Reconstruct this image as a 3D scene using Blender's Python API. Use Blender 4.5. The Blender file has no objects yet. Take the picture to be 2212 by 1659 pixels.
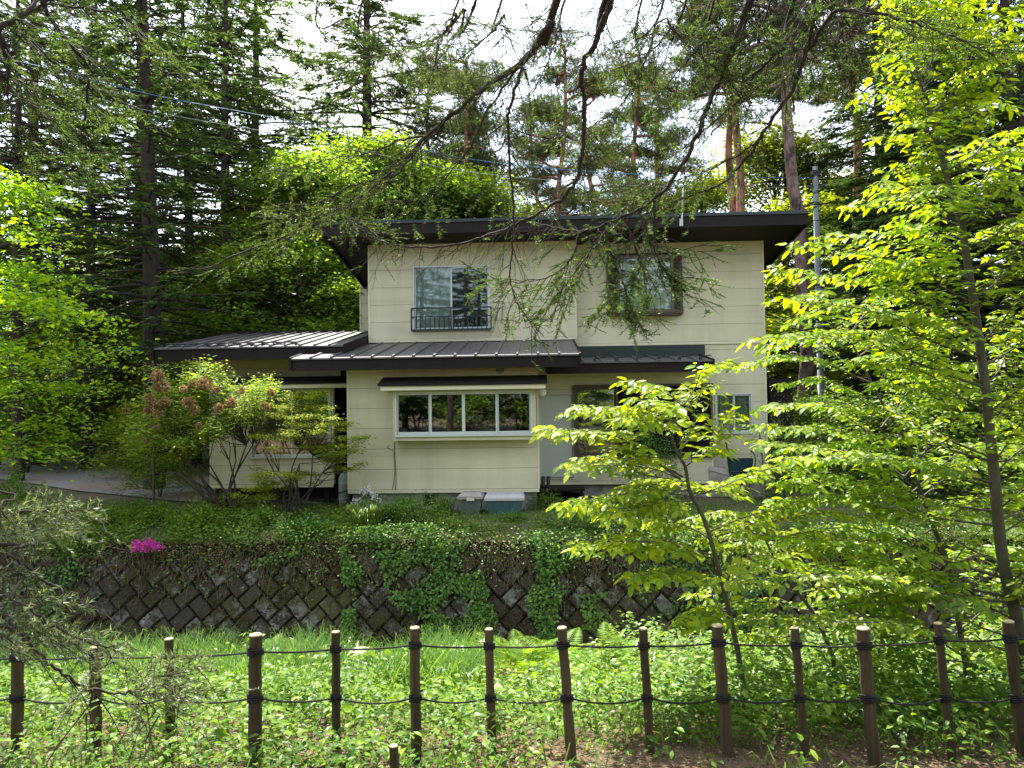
import bpy, math, random
import numpy as np
from mathutils import Matrix, Vector

# ------------------------------------------------------------------ camera, world, sun
sc = bpy.context.scene
F_PX, CX, CY = 1536.0, 1106.0, 829.5            # focal length and centre in the 2212 x 1659 measuring frame
CAM = np.array([0.0, 0.0, 2.4])
yaw, pitch, roll = math.radians(2.3), math.radians(1.51), math.radians(0.8)
Fw = np.array([-math.sin(yaw) * math.cos(pitch), math.cos(yaw) * math.cos(pitch), math.sin(pitch)])
Rw = np.array([math.cos(yaw), math.sin(yaw), 0.0])
Uw = np.cross(Rw, Fw)
Ri = math.cos(roll) * Rw - math.sin(roll) * Uw
Ui = math.sin(roll) * Rw + math.cos(roll) * Uw
cd = bpy.data.cameras.new('camera'); cam = bpy.data.objects.new('camera', cd)
sc.collection.objects.link(cam); sc.camera = cam
cd.sensor_width = 36; cd.lens = 36 * F_PX / 2212.0; cd.clip_end = 1500; cd.clip_start = 0.05
M = Matrix(((Ri[0], Ui[0], -Fw[0], CAM[0]), (Ri[1], Ui[1], -Fw[1], CAM[1]), (Ri[2], Ui[2], -Fw[2], CAM[2]), (0, 0, 0, 1)))
cam.matrix_world = M

SUN_EL, SUN_AZ = math.radians(60), math.radians(-22)     # azimuth measured from +Y towards +X
w = bpy.data.worlds.new('World'); sc.world = w; w.use_nodes = True
nt = w.node_tree; nt.nodes.clear()
sky = nt.nodes.new('ShaderNodeTexSky'); sky.sky_type = 'NISHITA'; sky.sun_disc = False
sky.sun_elevation = SUN_EL; sky.sun_rotation = SUN_AZ; sky.dust_density = 2.5; sky.air_density = 1.0
bg = nt.nodes.new('ShaderNodeBackground'); bg.inputs['Strength'].default_value = 0.14
wo = nt.nodes.new('ShaderNodeOutputWorld')
tc = nt.nodes.new('ShaderNodeTexCoord'); cn = nt.nodes.new('ShaderNodeTexNoise'); cn.inputs['Scale'].default_value = 2.2; cn.inputs['Detail'].default_value = 8
cr = nt.nodes.new('ShaderNodeMapRange'); cr.inputs[1].default_value = 0.44; cr.inputs[2].default_value = 0.66; cr.inputs[3].default_value = 0.05; cr.inputs[4].default_value = 0.9
cm = nt.nodes.new('ShaderNodeMix'); cm.data_type = 'RGBA'; cm.inputs[7].default_value = (6.6, 6.7, 6.6, 1)      # thin white cloud over the clear sky
nt.links.new(tc.outputs['Generated'], cn.inputs['Vector']); nt.links.new(cn.outputs[0], cr.inputs[0]); nt.links.new(cr.outputs[0], cm.inputs[0]); nt.links.new(sky.outputs[0], cm.inputs[6])
nt.links.new(cm.outputs[2], bg.inputs[0]); nt.links.new(bg.outputs[0], wo.inputs[0])
sd = bpy.data.lights.new('sun', 'SUN'); sd.energy = 5.0; sd.angle = math.radians(0.5); sd.color = (1, 0.95, 0.86)
sun = bpy.data.objects.new('sun', sd); sc.collection.objects.link(sun)
sdir = Vector((math.sin(SUN_AZ) * math.cos(SUN_EL), math.cos(SUN_AZ) * math.cos(SUN_EL), math.sin(SUN_EL)))
sun.rotation_euler = sdir.to_track_quat('Z', 'Y').to_euler()
sc.view_settings.view_transform = 'Standard'; sc.view_settings.look = 'None'
sc.view_settings.gamma = 1; sc.view_settings.use_curve_mapping = False
sc.view_settings.exposure = 1.82
cy = sc.cycles
cy.max_bounces = 6; cy.diffuse_bounces = 3; cy.glossy_bounces = 3; cy.transmission_bounces = 4
cy.transparent_max_bounces = 8; cy.sample_clamp_indirect = 4; cy.use_denoising = True
cy.caustics_reflective = False; cy.caustics_refractive = False

rng = np.random.default_rng(7); random.seed(7)
COL = sc.collection
PI = math.pi


def ray(px, py):
    return Fw + ((px - CX) / F_PX) * Ri + ((CY - py) / F_PX) * Ui


def at(px, py, Y):
    """point of the place seen at (px, py) standing at depth Y"""
    d = ray(px, py); return CAM + d * ((Y - CAM[1]) / d[1])


def XZ(px, py, Y):
    p = at(px, py, Y); return p[0], p[2]


# ------------------------------------------------------------------ mesh kit
class Geo:
    def __init__(s): s.v = []; s.f = {3: [], 4: []}; s.n = 0

    def add(s, v, f):
        v = np.asarray(v, float).reshape(-1, 3); f = np.asarray(f, np.int64)
        s.f[f.shape[1]].append(f + s.n); s.v.append(v); s.n += len(v)

    def box(s, x0, x1, y0, y1, z0, z1):
        v = [(x, y, z) for z in (z0, z1) for y in (y0, y1) for x in (x0, x1)]
        s.add(v, [(0, 2, 3, 1), (4, 5, 7, 6), (0, 1, 5, 4), (2, 6, 7, 3), (0, 4, 6, 2), (1, 3, 7, 5)])

    def hexa(s, p):                      # 8 corners, bottom 4 then top 4, both counter-clockwise from above
        s.add(p, [(0, 3, 2, 1), (4, 5, 6, 7), (0, 1, 5, 4), (1, 2, 6, 5), (2, 3, 7, 6), (3, 0, 4, 7)])

    def tube(s, pts, rad, k=6, cap=True):
        P = np.asarray(pts, float); n = len(P); R = np.broadcast_to(np.asarray(rad, float), (n,))
        T = np.gradient(P, axis=0); T /= np.linalg.norm(T, axis=1)[:, None] + 1e-9
        ref = np.array([0.0, 0, 1]) if abs(T[:, 2]).mean() < 0.8 else np.array([1.0, 0, 0])
        A = np.cross(T, ref); A /= np.linalg.norm(A, axis=1)[:, None] + 1e-9; B = np.cross(T, A)
        a = np.arange(k) * 2 * PI / k
        V = P[:, None] + R[:, None, None] * (np.cos(a)[None, :, None] * A[:, None] + np.sin(a)[None, :, None] * B[:, None])
        i = np.arange(n - 1)[:, None] * k; j = np.arange(k)[None]; j2 = (j + 1) % k
        f = np.stack([i + j, i + j2, i + k + j2, i + k + j], -1).reshape(-1, 4)
        base = s.n
        s.add(V.reshape(-1, 3), f)
        if cap:
            c = s.n; s.add([P[0], P[-1]], np.zeros((0, 3), int)); jj = np.arange(k)
            s.f[3].append(np.stack([base + jj, np.full(k, c), base + (jj + 1) % k], 1)[:, ::-1])
            e = base + (n - 1) * k
            s.f[3].append(np.stack([e + jj, e + (jj + 1) % k, np.full(k, c + 1)], 1))

    def leaves(s, P, D, N, L, W, kind='leaf4', fold=0.12):
        P = np.asarray(P, float); n = len(P)
        if not n: return
        D = D / (np.linalg.norm(D, axis=1)[:, None] + 1e-9)
        S = np.cross(D, N); S /= np.linalg.norm(S, axis=1)[:, None] + 1e-9; N = np.cross(S, D)
        L = np.broadcast_to(L, (n,)); W = np.broadcast_to(W, (n,))
        t, f = LEAF[kind]
        t = np.array(t)
        V = P[:, None] + (L[:, None] * t[None, :, 0])[..., None] * D[:, None] + (W[:, None] * t[None, :, 1])[..., None] * S[:, None] \
            + (W[:, None] * t[None, :, 2] * fold * 8)[..., None] * N[:, None]
        f = np.array(f); k = len(t)
        F = (np.arange(n)[:, None, None] * k + f[None]).reshape(-1, f.shape[1])
        s.add(V.reshape(-1, 3), F)

    def mesh(s, name, mat, smooth=False):
        me = bpy.data.meshes.new(name)
        V = np.concatenate(s.v) if s.v else np.zeros((0, 3))
        idx = []; tot = []
        for k in (3, 4):
            if s.f[k]:
                a = np.concatenate(s.f[k])
                if len(a): idx.append(a.reshape(-1)); tot.append(np.full(len(a), k))
        idx = np.concatenate(idx); tot = np.concatenate(tot)
        me.vertices.add(len(V)); me.vertices.foreach_set('co', V.astype(np.float32).ravel())
        me.loops.add(len(idx)); me.loops.foreach_set('vertex_index', idx.astype(np.int32))
        me.polygons.add(len(tot))
        st = np.concatenate([[0], np.cumsum(tot)[:-1]])
        me.polygons.foreach_set('loop_start', st.astype(np.int32))
        me.polygons.foreach_set('loop_total', tot.astype(np.int32))
        me.polygons.foreach_set('use_smooth', np.full(len(tot), bool(smooth)))
        me.update(calc_edges=True)
        if mat: me.materials.append(mat)
        return me


LEAF = {
    'leaf4': ([(0, 0, 0), (0.42, 0.5, 0.1), (1, 0, -0.08), (0.42, -0.5, 0.1)], [(0, 2, 1), (0, 3, 2)]),
    'leaf6': ([(0, 0, 0), (0.28, 0.42, 0.1), (0.28, -0.42, 0.1), (0.68, 0.36, 0.04), (0.68, -0.36, 0.04), (1, 0, -0.2), (0.5, 0, 0)],
              [(0, 6, 1), (1, 6, 3), (3, 6, 5), (0, 2, 6), (2, 4, 6), (4, 5, 6)]),
    'tri': ([(0, 0.5, 0), (0, -0.5, 0), (1, 0, 0)], [(0, 1, 2)]),
    'blade': ([(0, 0.5, 0), (0, -0.5, 0), (0.5, 0.45, 0.25), (0.5, -0.45, 0.25), (1, 0, -0.3)], [(0, 1, 2), (2, 1, 3), (2, 3, 4)]),
}


def ob(name, geo, mat=None, parent=None, loc=None, smooth=False, label=None, cat=None, group=None, kind=None):
    me = geo if isinstance(geo, bpy.types.Mesh) else geo.mesh(name, mat, smooth)
    o = bpy.data.objects.new(name, me); COL.objects.link(o)
    if parent: o.parent = parent
    if loc is not None: o.location = loc
    return tag(o, label, cat, group, kind)


def tag(o, label=None, cat=None, group=None, kind=None):
    if label: o['label'] = label
    if cat: o['category'] = cat
    if group: o['group'] = group
    if kind: o['kind'] = kind
    return o


def thing(name, label, cat, loc=(0, 0, 0), group=None, rz=0.0):
    o = bpy.data.objects.new(name, None); COL.objects.link(o); o.location = loc; o.rotation_euler = (0, 0, rz)
    o.empty_display_size = 0.1
    return tag(o, label, cat, group)


def catmull(pts, n=8):
    P = np.asarray(pts, float); P = np.vstack([2 * P[0] - P[1], P, 2 * P[-1] - P[-2]]); out = []
    for i in range(1, len(P) - 2):
        for t in np.linspace(0, 1, n, endpoint=False):
            a, b, c, d = P[i - 1], P[i], P[i + 1], P[i + 2]
            out.append(0.5 * ((2 * b) + (c - a) * t + (2 * a - 5 * b + 4 * c - d) * t * t + (3 * b - a - 3 * c + d) * t ** 3))
    out.append(P[-2]); return np.array(out)


def nrm(v): return v / (np.linalg.norm(v, axis=-1, keepdims=True) + 1e-9)


# ------------------------------------------------------------------ materials
def newmat(name):
    m = bpy.data.materials.new(name); m.use_nodes = True; t = m.node_tree; t.nodes.clear()
    o = t.nodes.new('ShaderNodeOutputMaterial'); return m, t, o


def N(t, typ, **kw):
    n = t.nodes.new(typ)
    for k, v in kw.items():
        if k.startswith('i_'): n.inputs[k[2:].replace('_', ' ')].default_value = v
        else: setattr(n, k, v)
    return n


def ramp(t, fac, stops):
    r = t.nodes.new('ShaderNodeValToRGB'); e = r.color_ramp.elements
    while len(e) < len(stops): e.new(0.5)
    for i, (p, c) in enumerate(stops): e[i].position = p; e[i].color = (*c, 1)
    t.links.new(fac, r.inputs[0]); return r.outputs[0]


def solid(name, c, rough=0.6, spec=0.3, metal=0.0, var=0.25, scale=6.0, bump=0.0, bscale=40.0, dirt=None, dirt_at=(0.5, 0.7), stretch=None, coord='Position', objrand=0.0):
    """painted / stained surface: colour with soft mottling, optional second colour in patches, fine relief"""
    m, t, o = newmat(name); L = t.links.new
    p = N(t, 'ShaderNodeBsdfPrincipled'); p.inputs['Roughness'].default_value = rough
    p.inputs['Specular IOR Level'].default_value = spec; p.inputs['Metallic'].default_value = metal
    if coord == 'Position': src = N(t, 'ShaderNodeNewGeometry').outputs['Position']
    else: src = N(t, 'ShaderNodeTexCoord').outputs['Object']
    if stretch:
        mp = N(t, 'ShaderNodeMapping'); mp.inputs['Scale'].default_value = stretch; L(src, mp.inputs[0]); src = mp.outputs[0]
    n1 = N(t, 'ShaderNodeTexNoise'); n1.inputs['Scale'].default_value = scale; n1.inputs['Detail'].default_value = 6
    n1.inputs['Roughness'].default_value = 0.65; L(src, n1.inputs['Vector'])
    a = tuple(x * (1 - var) for x in c); b = tuple(min(1, x * (1 + var)) for x in c)
    col = ramp(t, n1.outputs[0], [(0.3, a), (0.7, b)])
    if dirt:
        n2 = N(t, 'ShaderNodeTexNoise'); n2.inputs['Scale'].default_value = scale * 0.45; n2.inputs['Detail'].default_value = 9
        n2.inputs['Roughness'].default_value = 0.7; L(src, n2.inputs['Vector'])
        f = ramp(t, n2.outputs[0], [(dirt_at[0], (0, 0, 0)), (dirt_at[1], (1, 1, 1))])
        mx = N(t, 'ShaderNodeMix', data_type='RGBA'); L(f, mx.inputs[0]); L(col, mx.inputs[6]); mx.inputs[7].default_value = (*dirt, 1); col = mx.outputs[2]
    if objrand:
        oi = N(t, 'ShaderNodeObjectInfo'); mr = N(t, 'ShaderNodeMapRange')
        mr.inputs[3].default_value = 1 - objrand; mr.inputs[4].default_value = 1 + objrand
        L(oi.outputs['Random'], mr.inputs[0]); hs = N(t, 'ShaderNodeHueSaturation'); L(mr.outputs[0], hs.inputs['Value']); L(col, hs.inputs['Color']); col = hs.outputs[0]
    L(col, p.inputs['Base Color'])
    if bump:
        n3 = N(t, 'ShaderNodeTexNoise'); n3.inputs['Scale'].default_value = bscale; n3.inputs['Detail'].default_value = 5; L(src, n3.inputs['Vector'])
        bm = N(t, 'ShaderNodeBump'); bm.inputs['Strength'].default_value = bump; bm.inputs['Distance'].default_value = 0.02
        L(n3.outputs[0], bm.inputs['Height']); L(bm.outputs[0], p.inputs['Normal'])
    L(p.outputs[0], o.inputs[0]); return m


def leafmat(name, dark, mid, light, transl=0.5, gloss=0.05, tint=(1.25, 1.1, 0.5), big=None):
    m, t, o = newmat(name); L = t.links.new
    g = N(t, 'ShaderNodeNewGeometry')
    col = ramp(t, g.outputs['Random Per Island'], [(0.0, dark), (0.5, mid), (1.0, light)])
    nz = N(t, 'ShaderNodeTexNoise'); nz.inputs['Scale'].default_value = big or 0.9; nz.inputs['Detail'].default_value = 3
    L(g.outputs['Position'], nz.inputs['Vector'])
    mr = N(t, 'ShaderNodeMapRange'); mr.inputs[1].default_value = 0.3; mr.inputs[2].default_value = 0.7; mr.inputs[3].default_value = 0.7; mr.inputs[4].default_value = 1.3
    L(nz.outputs[0], mr.inputs[0])
    hs = N(t, 'ShaderNodeHueSaturation'); L(mr.outputs[0], hs.inputs['Value']); L(col, hs.inputs['Color'])
    oi = N(t, 'ShaderNodeObjectInfo'); m2 = N(t, 'ShaderNodeMapRange'); m2.inputs[3].default_value = 0.485; m2.inputs[4].default_value = 0.515
    L(oi.outputs['Random'], m2.inputs[0]); L(m2.outputs[0], hs.inputs['Hue'])
    d = N(t, 'ShaderNodeBsdfDiffuse'); tr = N(t, 'ShaderNodeBsdfTranslucent'); gl = N(t, 'ShaderNodeBsdfGlossy'); gl.inputs['Roughness'].default_value = 0.42
    gl.inputs['Color'].default_value = (1, 1, 1, 1)
    mu = N(t, 'ShaderNodeMix', data_type='RGBA', blend_type='MULTIPLY'); mu.inputs[0].default_value = 1
    L(hs.outputs[0], mu.inputs[6]); mu.inputs[7].default_value = (*tint, 1)
    L(hs.outputs[0], d.inputs[0]); L(mu.outputs[2], tr.inputs[0])
    a = N(t, 'ShaderNodeMixShader'); a.inputs[0].default_value = transl; L(d.outputs[0], a.inputs[1]); L(tr.outputs[0], a.inputs[2])
    b = N(t, 'ShaderNodeMixShader'); b.inputs[0].default_value = gloss * 0.45; L(a.outputs[0], b.inputs[1]); L(gl.outputs[0], b.inputs[2])
    L(b.outputs[0], o.inputs[0]); return m


def glassmat(name, refl=0.12, tint=(0.85, 0.92, 0.9)):
    m, t, o = newmat(name); L = t.links.new
    tr = N(t, 'ShaderNodeBsdfTransparent'); tr.inputs[0].default_value = (*tint, 1)
    gl = N(t, 'ShaderNodeBsdfGlossy'); gl.inputs['Roughness'].default_value = 0.02
    fr = N(t, 'ShaderNodeFresnel'); fr.inputs[0].default_value = 1.7
    ad = N(t, 'ShaderNodeMath', operation='ADD'); ad.inputs[1].default_value = refl; L(fr.outputs[0], ad.inputs[0])
    nz = N(t, 'ShaderNodeTexNoise'); nz.inputs['Scale'].default_value = 1.5
    bm = N(t, 'ShaderNodeBump'); bm.inputs['Strength'].default_value = 0.02; L(nz.outputs[0], bm.inputs['Height']); L(bm.outputs[0], gl.inputs['Normal'])
    mx = N(t, 'ShaderNodeMixShader'); L(ad.outputs[0], mx.inputs[0]); L(tr.outputs[0], mx.inputs[1]); L(gl.outputs[0], mx.inputs[2])
    L(mx.outputs[0], o.inputs[0]); return m


def blockmat():
    m, t, o = newmat('mossy_concrete_block'); L = t.links.new
    g = N(t, 'ShaderNodeNewGeometry'); P = g.outputs['Position']
    def noise(s, d=8, r=0.65):
        n = N(t, 'ShaderNodeTexNoise'); n.inputs['Scale'].default_value = s; n.inputs['Detail'].default_value = d; n.inputs['Roughness'].default_value = r
        L(P, n.inputs['Vector']); return n.outputs[0]
    conc = ramp(t, noise(9), [(0.3, (0.05, 0.05, 0.042)), (0.55, (0.14, 0.135, 0.12)), (0.75, (0.36, 0.35, 0.33))])
    dirt = ramp(t, noise(22), [(0.3, (0.012, 0.009, 0.005)), (0.7, (0.055, 0.038, 0.02))])
    moss = ramp(t, noise(30), [(0.3, (0.02, 0.022, 0.004)), (0.7, (0.075, 0.07, 0.012))])
    oi = N(t, 'ShaderNodeObjectInfo')
    ad = N(t, 'ShaderNodeMath', operation='MULTIPLY_ADD'); ad.inputs[1].default_value = 0.22; L(oi.outputs['Random'], ad.inputs[0])
    L(noise(5.5, 10, 0.75), ad.inputs[2])
    f1 = ramp(t, ad.outputs[0], [(0.655, (1, 1, 1)), (0.70, (0, 0, 0))])
    mx = N(t, 'ShaderNodeMix', data_type='RGBA'); L(f1, mx.inputs[0]); L(conc, mx.inputs[6]); L(dirt, mx.inputs[7])
    f2 = ramp(t, noise(0.9, 6), [(0.48, (0, 0, 0)), (0.6, (0.85, 0.85, 0.85))])
    m2 = N(t, 'ShaderNodeMix', data_type='RGBA'); L(f2, m2.inputs[0]); L(mx.outputs[2], m2.inputs[6]); L(moss, m2.inputs[7])
    p = N(t, 'ShaderNodeBsdfPrincipled'); p.inputs['Roughness'].default_value = 0.9; L(m2.outputs[2], p.inputs['Base Color'])
    bm = N(t, 'ShaderNodeBump'); bm.inputs['Strength'].default_value = 0.7; bm.inputs['Distance'].default_value = 0.03; L(noise(28, 8, 0.7), bm.inputs['Height']); L(bm.outputs[0], p.inputs['Normal'])
    L(p.outputs[0], o.inputs[0]); return m


def groundmat(name, a, b, c, scale=1.2):
    m, t, o = newmat(name); L = t.links.new
    P = N(t, 'ShaderNodeNewGeometry').outputs['Position']
    def noise(s, d=8, r=0.65):
        n = N(t, 'ShaderNodeTexNoise'); n.inputs['Scale'].default_value = s; n.inputs['Detail'].default_value = d; n.inputs['Roughness'].default_value = r
        L(P, n.inputs['Vector']); return n.outputs[0]
    c1 = ramp(t, noise(scale * 25), [(0.3, a), (0.7, b)])
    f = ramp(t, noise(scale), [(0.45, (0, 0, 0)), (0.62, (1, 1, 1))])
    mx = N(t, 'ShaderNodeMix', data_type='RGBA'); L(f, mx.inputs[0]); L(c1, mx.inputs[6]); mx.inputs[7].default_value = (*c, 1)
    p = N(t, 'ShaderNodeBsdfPrincipled'); p.inputs['Roughness'].default_value = 0.95; L(mx.outputs[2], p.inputs['Base Color'])
    bm = N(t, 'ShaderNodeBump'); bm.inputs['Strength'].default_value = 0.8; bm.inputs['Distance'].default_value = 0.04; L(noise(scale * 40), bm.inputs['Height']); L(bm.outputs[0], p.inputs['Normal'])
    L(p.outputs[0], o.inputs[0]); return m


MT = dict(
    siding=solid('cream_siding', (0.53, 0.50, 0.345), rough=0.7, var=0.09, scale=1.2, bump=0.35, bscale=55, stretch=(0.12, 1, 1.6), dirt=(0.34, 0.32, 0.22), dirt_at=(0.52, 0.85), objrand=0.025),
    core=solid('dark_sheathing', (0.03, 0.028, 0.022), rough=0.9),
    trim=solid('cream_trim', (0.55, 0.52, 0.36), rough=0.6, var=0.05),
    brown=solid('dark_brown_fascia', (0.012, 0.008, 0.0075), rough=0.65, spec=0.18, var=0.25, scale=3, bump=0.1),
    soffit=solid('brown_soffit', (0.016, 0.010, 0.008), rough=0.7, var=0.3, scale=4),
    roof=solid('brown_roof_metal', (0.10, 0.095, 0.10), rough=0.42, spec=0.6, metal=0.35, var=0.16, scale=2.5, bump=0.05, bscale=8, dirt=(0.16, 0.085, 0.05), dirt_at=(0.62, 0.72), objrand=0.1),
    green=solid('dark_green_flashing', (0.008, 0.016, 0.016), rough=0.4, spec=0.5, var=0.15),
    found=solid('grey_foundation', (0.26, 0.25, 0.23), rough=0.9, var=0.2, scale=5, bump=0.3, dirt=(0.10, 0.11, 0.07)),
    alu=solid('silver_window_frame', (0.50, 0.54, 0.52), rough=0.4, spec=0.5, metal=0.2, var=0.05),
    bronze=solid('brown_window_frame', (0.065, 0.04, 0.03), rough=0.45, spec=0.5, var=0.12),
    black=solid('black_railing_paint', (0.012, 0.014, 0.018), rough=0.4, spec=0.5, var=0.2),
    curtain=solid('white_curtain', (0.80, 0.83, 0.76), rough=0.9, var=0.06),
    lace=solid('grey_lace_curtain', (0.28, 0.31, 0.33), rough=0.9, var=0.2, stretch=(9, 1, 0.3), scale=3),
    screen=solid('insect_screen', (0.075, 0.085, 0.09), rough=0.8, var=0.1),
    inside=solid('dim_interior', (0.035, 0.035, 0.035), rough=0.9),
    glass=glassmat('window_glass', 0.10), glassd=glassmat('window_glass_clear', 0.0),
    door=solid('pale_door_paint', (0.42, 0.44, 0.40), rough=0.5, var=0.04, scale=2),
    block=blockmat(),
    mortar=solid('wall_joint_soil', (0.035, 0.026, 0.016), rough=1.0, var=0.4, scale=12, bump=0.5),
    post=solid('weathered_post_wood', (0.075, 0.054, 0.028), rough=0.85, var=0.5, scale=5, stretch=(6, 6, 0.3), bump=0.9, bscale=22, dirt=(0.035, 0.045, 0.015), coord='Object', objrand=0.2),
    cut=solid('cut_wood_end', (0.34, 0.27, 0.16), rough=0.8, var=0.25, scale=30, coord='Object'),
    rope=solid('black_rope', (0.016, 0.015, 0.014), rough=0.8, var=0.4, scale=60, bump=0.6, bscale=120),
    bark=solid('grey_brown_bark', (0.060, 0.045, 0.034), rough=0.95, var=0.45, scale=5, stretch=(2, 2, 0.4), bump=0.9, bscale=9),
    barkd=solid('dark_fir_bark', (0.040, 0.030, 0.024), rough=0.95, var=0.4, scale=5, stretch=(2, 2, 0.5), bump=0.9, bscale=12),
    pinebark=solid('red_pine_bark', (0.36, 0.17, 0.11), rough=0.95, var=0.4, scale=3, stretch=(2, 2, 0.7), bump=0.9, bscale=9, dirt=(0.07, 0.045, 0.035), dirt_at=(0.5, 0.62)),
    pinebark2=solid('grey_pine_bark', (0.20, 0.13, 0.11), rough=0.95, var=0.4, scale=6, stretch=(2, 2, 0.7), bump=0.9, bscale=14, dirt=(0.04, 0.03, 0.025), dirt_at=(0.48, 0.6)),
    beechbark=solid('smooth_young_bark', (0.085, 0.080, 0.055), rough=0.8, var=0.3, scale=9, bump=0.3, coord='Position'),
    twig=solid('dark_twig', (0.045, 0.034, 0.024), rough=0.9, var=0.3),
    soil=groundmat('leaf_litter_soil', (0.05, 0.028, 0.015), (0.22, 0.13, 0.075), (0.06, 0.05, 0.025), 1.5),
    lawn=groundmat('mossy_lawn_soil', (0.035, 0.045, 0.012), (0.085, 0.085, 0.03), (0.13, 0.09, 0.055), 0.5),
    asphalt=groundmat('worn_driveway', (0.18, 0.175, 0.17), (0.28, 0.27, 0.26), (0.27, 0.19, 0.15), 0.45),
    poly=solid('grey_pole_concrete', (0.25, 0.29, 0.30), rough=0.7, var=0.1),
)
t_ = MT['siding'].node_tree; p_ = [n for n in t_.nodes if n.type == 'BSDF_PRINCIPLED'][0]; src_ = p_.inputs['Base Color'].links[0].from_socket
mp_ = N(t_, 'ShaderNodeMapping'); mp_.inputs['Scale'].default_value = (2.6, 1, .3); t_.links.new(N(t_, 'ShaderNodeNewGeometry').outputs['Position'], mp_.inputs[0])
n_ = N(t_, 'ShaderNodeTexNoise'); n_.inputs['Scale'].default_value = 1.3; n_.inputs['Detail'].default_value = 7; t_.links.new(mp_.outputs[0], n_.inputs['Vector'])
f_ = ramp(t_, n_.outputs[0], [(.45, (0, 0, 0)), (.85, (.4, .4, .4))]); m_ = N(t_, 'ShaderNodeMix', data_type='RGBA'); t_.links.new(f_, m_.inputs[0]); t_.links.new(src_, m_.inputs[6]); m_.inputs[7].default_value = (.27, .26, .18, 1); t_.links.new(m_.outputs[2], p_.inputs['Base Color'])
MT['fir'] = leafmat('fir_needles', (0.026, 0.055, 0.02), (0.055, 0.10, 0.032), (0.11, 0.17, 0.05), 0.5, 0.03, (1.4, 1.3, 0.6))
MT['fir2'] = leafmat('near_fir_needles', (0.022, 0.048, 0.014), (0.05, 0.095, 0.022), (0.15, 0.22, 0.06), 0.45, 0.05, (1.3, 1.3, 0.5), 2.5)
MT['pine'] = leafmat('pine_needles', (0.035, 0.055, 0.022), (0.065, 0.095, 0.035), (0.11, 0.15, 0.055), 0.40, 0.04, (1.3, 1.25, 0.6))
MT['maple'] = leafmat('spring_green_leaves', (0.09, 0.18, 0.02), (0.16, 0.29, 0.028), (0.26, 0.40, 0.045), 0.66, 0.03, (1.3, 1.15, 0.4))
MT['lime'] = leafmat('yellow_green_leaves', (0.16, 0.23, 0.015), (0.27, 0.34, 0.018), (0.38, 0.43, 0.025), 0.58, 0.03, (1.2, 1.1, 0.3))
MT['beech'] = leafmat('young_beech_leaves', (0.10, 0.23, 0.010), (0.25, 0.42, 0.014), (0.38, 0.52, 0.022), 0.64, 0.04, (1.35, 1.12, 0.25), 1.4)
MT['cover'] = leafmat('ground_cover_leaves', (0.045, 0.12, 0.012), (0.105, 0.215, 0.018), (0.20, 0.31, 0.028), 0.5, 0.03, (1.3, 1.15, 0.35), 1.1)
MT['grass'] = leafmat('grass_blades', (0.05, 0.13, 0.015), (0.10, 0.21, 0.02), (0.18, 0.29, 0.035), 0.5, 0.05, (1.3, 1.15, 0.35), 1.5)
MT['ivy'] = leafmat('ivy_leaves', (0.035, 0.10, 0.012), (0.085, 0.20, 0.022), (0.17, 0.31, 0.035), 0.4, 0.05, (1.3, 1.15, 0.35), 2.0)
MT['shrub'] = leafmat('shrub_leaves', (0.05, 0.13, 0.018), (0.13, 0.25, 0.028), (0.24, 0.36, 0.045), 0.5, 0.05, (1.3, 1.15, 0.35), 1.5)
MT['dried'] = leafmat('dried_flowers', (0.16, 0.10, 0.04), (0.34, 0.23, 0.11), (0.50, 0.38, 0.21), 0.3, 0.0, (1.1, 1, 0.8), 5)
MT['pink'] = leafmat('magenta_petals', (0.45, 0.03, 0.30), (0.60, 0.05, 0.42), (0.75, 0.12, 0.55), 0.3, 0.02, (1, 1, 1), 5)
MT['white'] = leafmat('white_petals', (0.65, 0.65, 0.62), (0.75, 0.75, 0.7), (0.85, 0.85, 0.8), 0.3, 0.0, (1, 1, 1), 5)
MT['fresh'] = leafmat('sunlit_shrub_leaves', (0.12, 0.24, 0.025), (0.22, 0.37, 0.04), (0.34, 0.48, 0.07), 0.6, 0.04, (1.25, 1.12, 0.4), 1.5)  # lighter copy of the shrub green, sunlight put into the leaf colour
MT['fir3'] = leafmat('pale_sheen_fir_needles', (0.05, 0.085, 0.03), (0.13, 0.18, 0.075), (0.34, 0.38, 0.24), 0.4, 0.12, (1.3, 1.3, 0.6), 6)  # lighter grey-green plumes, their white sheen put into the needle colour
MT['fernleaf'] = leafmat('fern_green', (0.10, 0.22, 0.02), (0.18, 0.33, 0.03), (0.26, 0.42, 0.04), 0.55, 0.03, (1.3, 1.12, 0.4))
MT['litter'] = leafmat('dry_leaf_litter', (0.05, 0.03, 0.012), (0.15, 0.10, 0.05), (0.32, 0.24, 0.13), 0.2, 0.02, (1, 1, 1), 3)

# ------------------------------------------------------------------ the setting: terrain
WALL_Y0, WALL_Z0, WALL_Z1, WALL_K = 12.55, -2.35, -0.22, 0.42


def wall_y(z): return WALL_Y0 + (z - WALL_Z0) * WALL_K


def gz(x, y):
    """lower bank height"""
    x = np.asarray(x, float); y = np.asarray(y, float)
    z = np.interp(y, [-400, 1.2, 2.2, 5.2, 6.4, 9.5, 12.7, 14], [0.8, 0.8, 0.75, -0.30, -0.50, -1.45, -2.2, -2.3])
    return z + 0.05 * np.sin(x * 1.3 + y * 0.7) * np.sin(y * 1.1 - x * 0.4) * (y > 2)


def uz(x, y):
    """upper terrace height"""
    x = np.asarray(x, float); y = np.asarray(y, float)
    e = np.clip((15.2 - y) / 1.8, 0, 1)
    return -0.22 * e ** 2 + 0.03 * np.sin(x * 0.9) * np.sin(y * 0.8) * (y > 13.6) * (y < 40)


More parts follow.
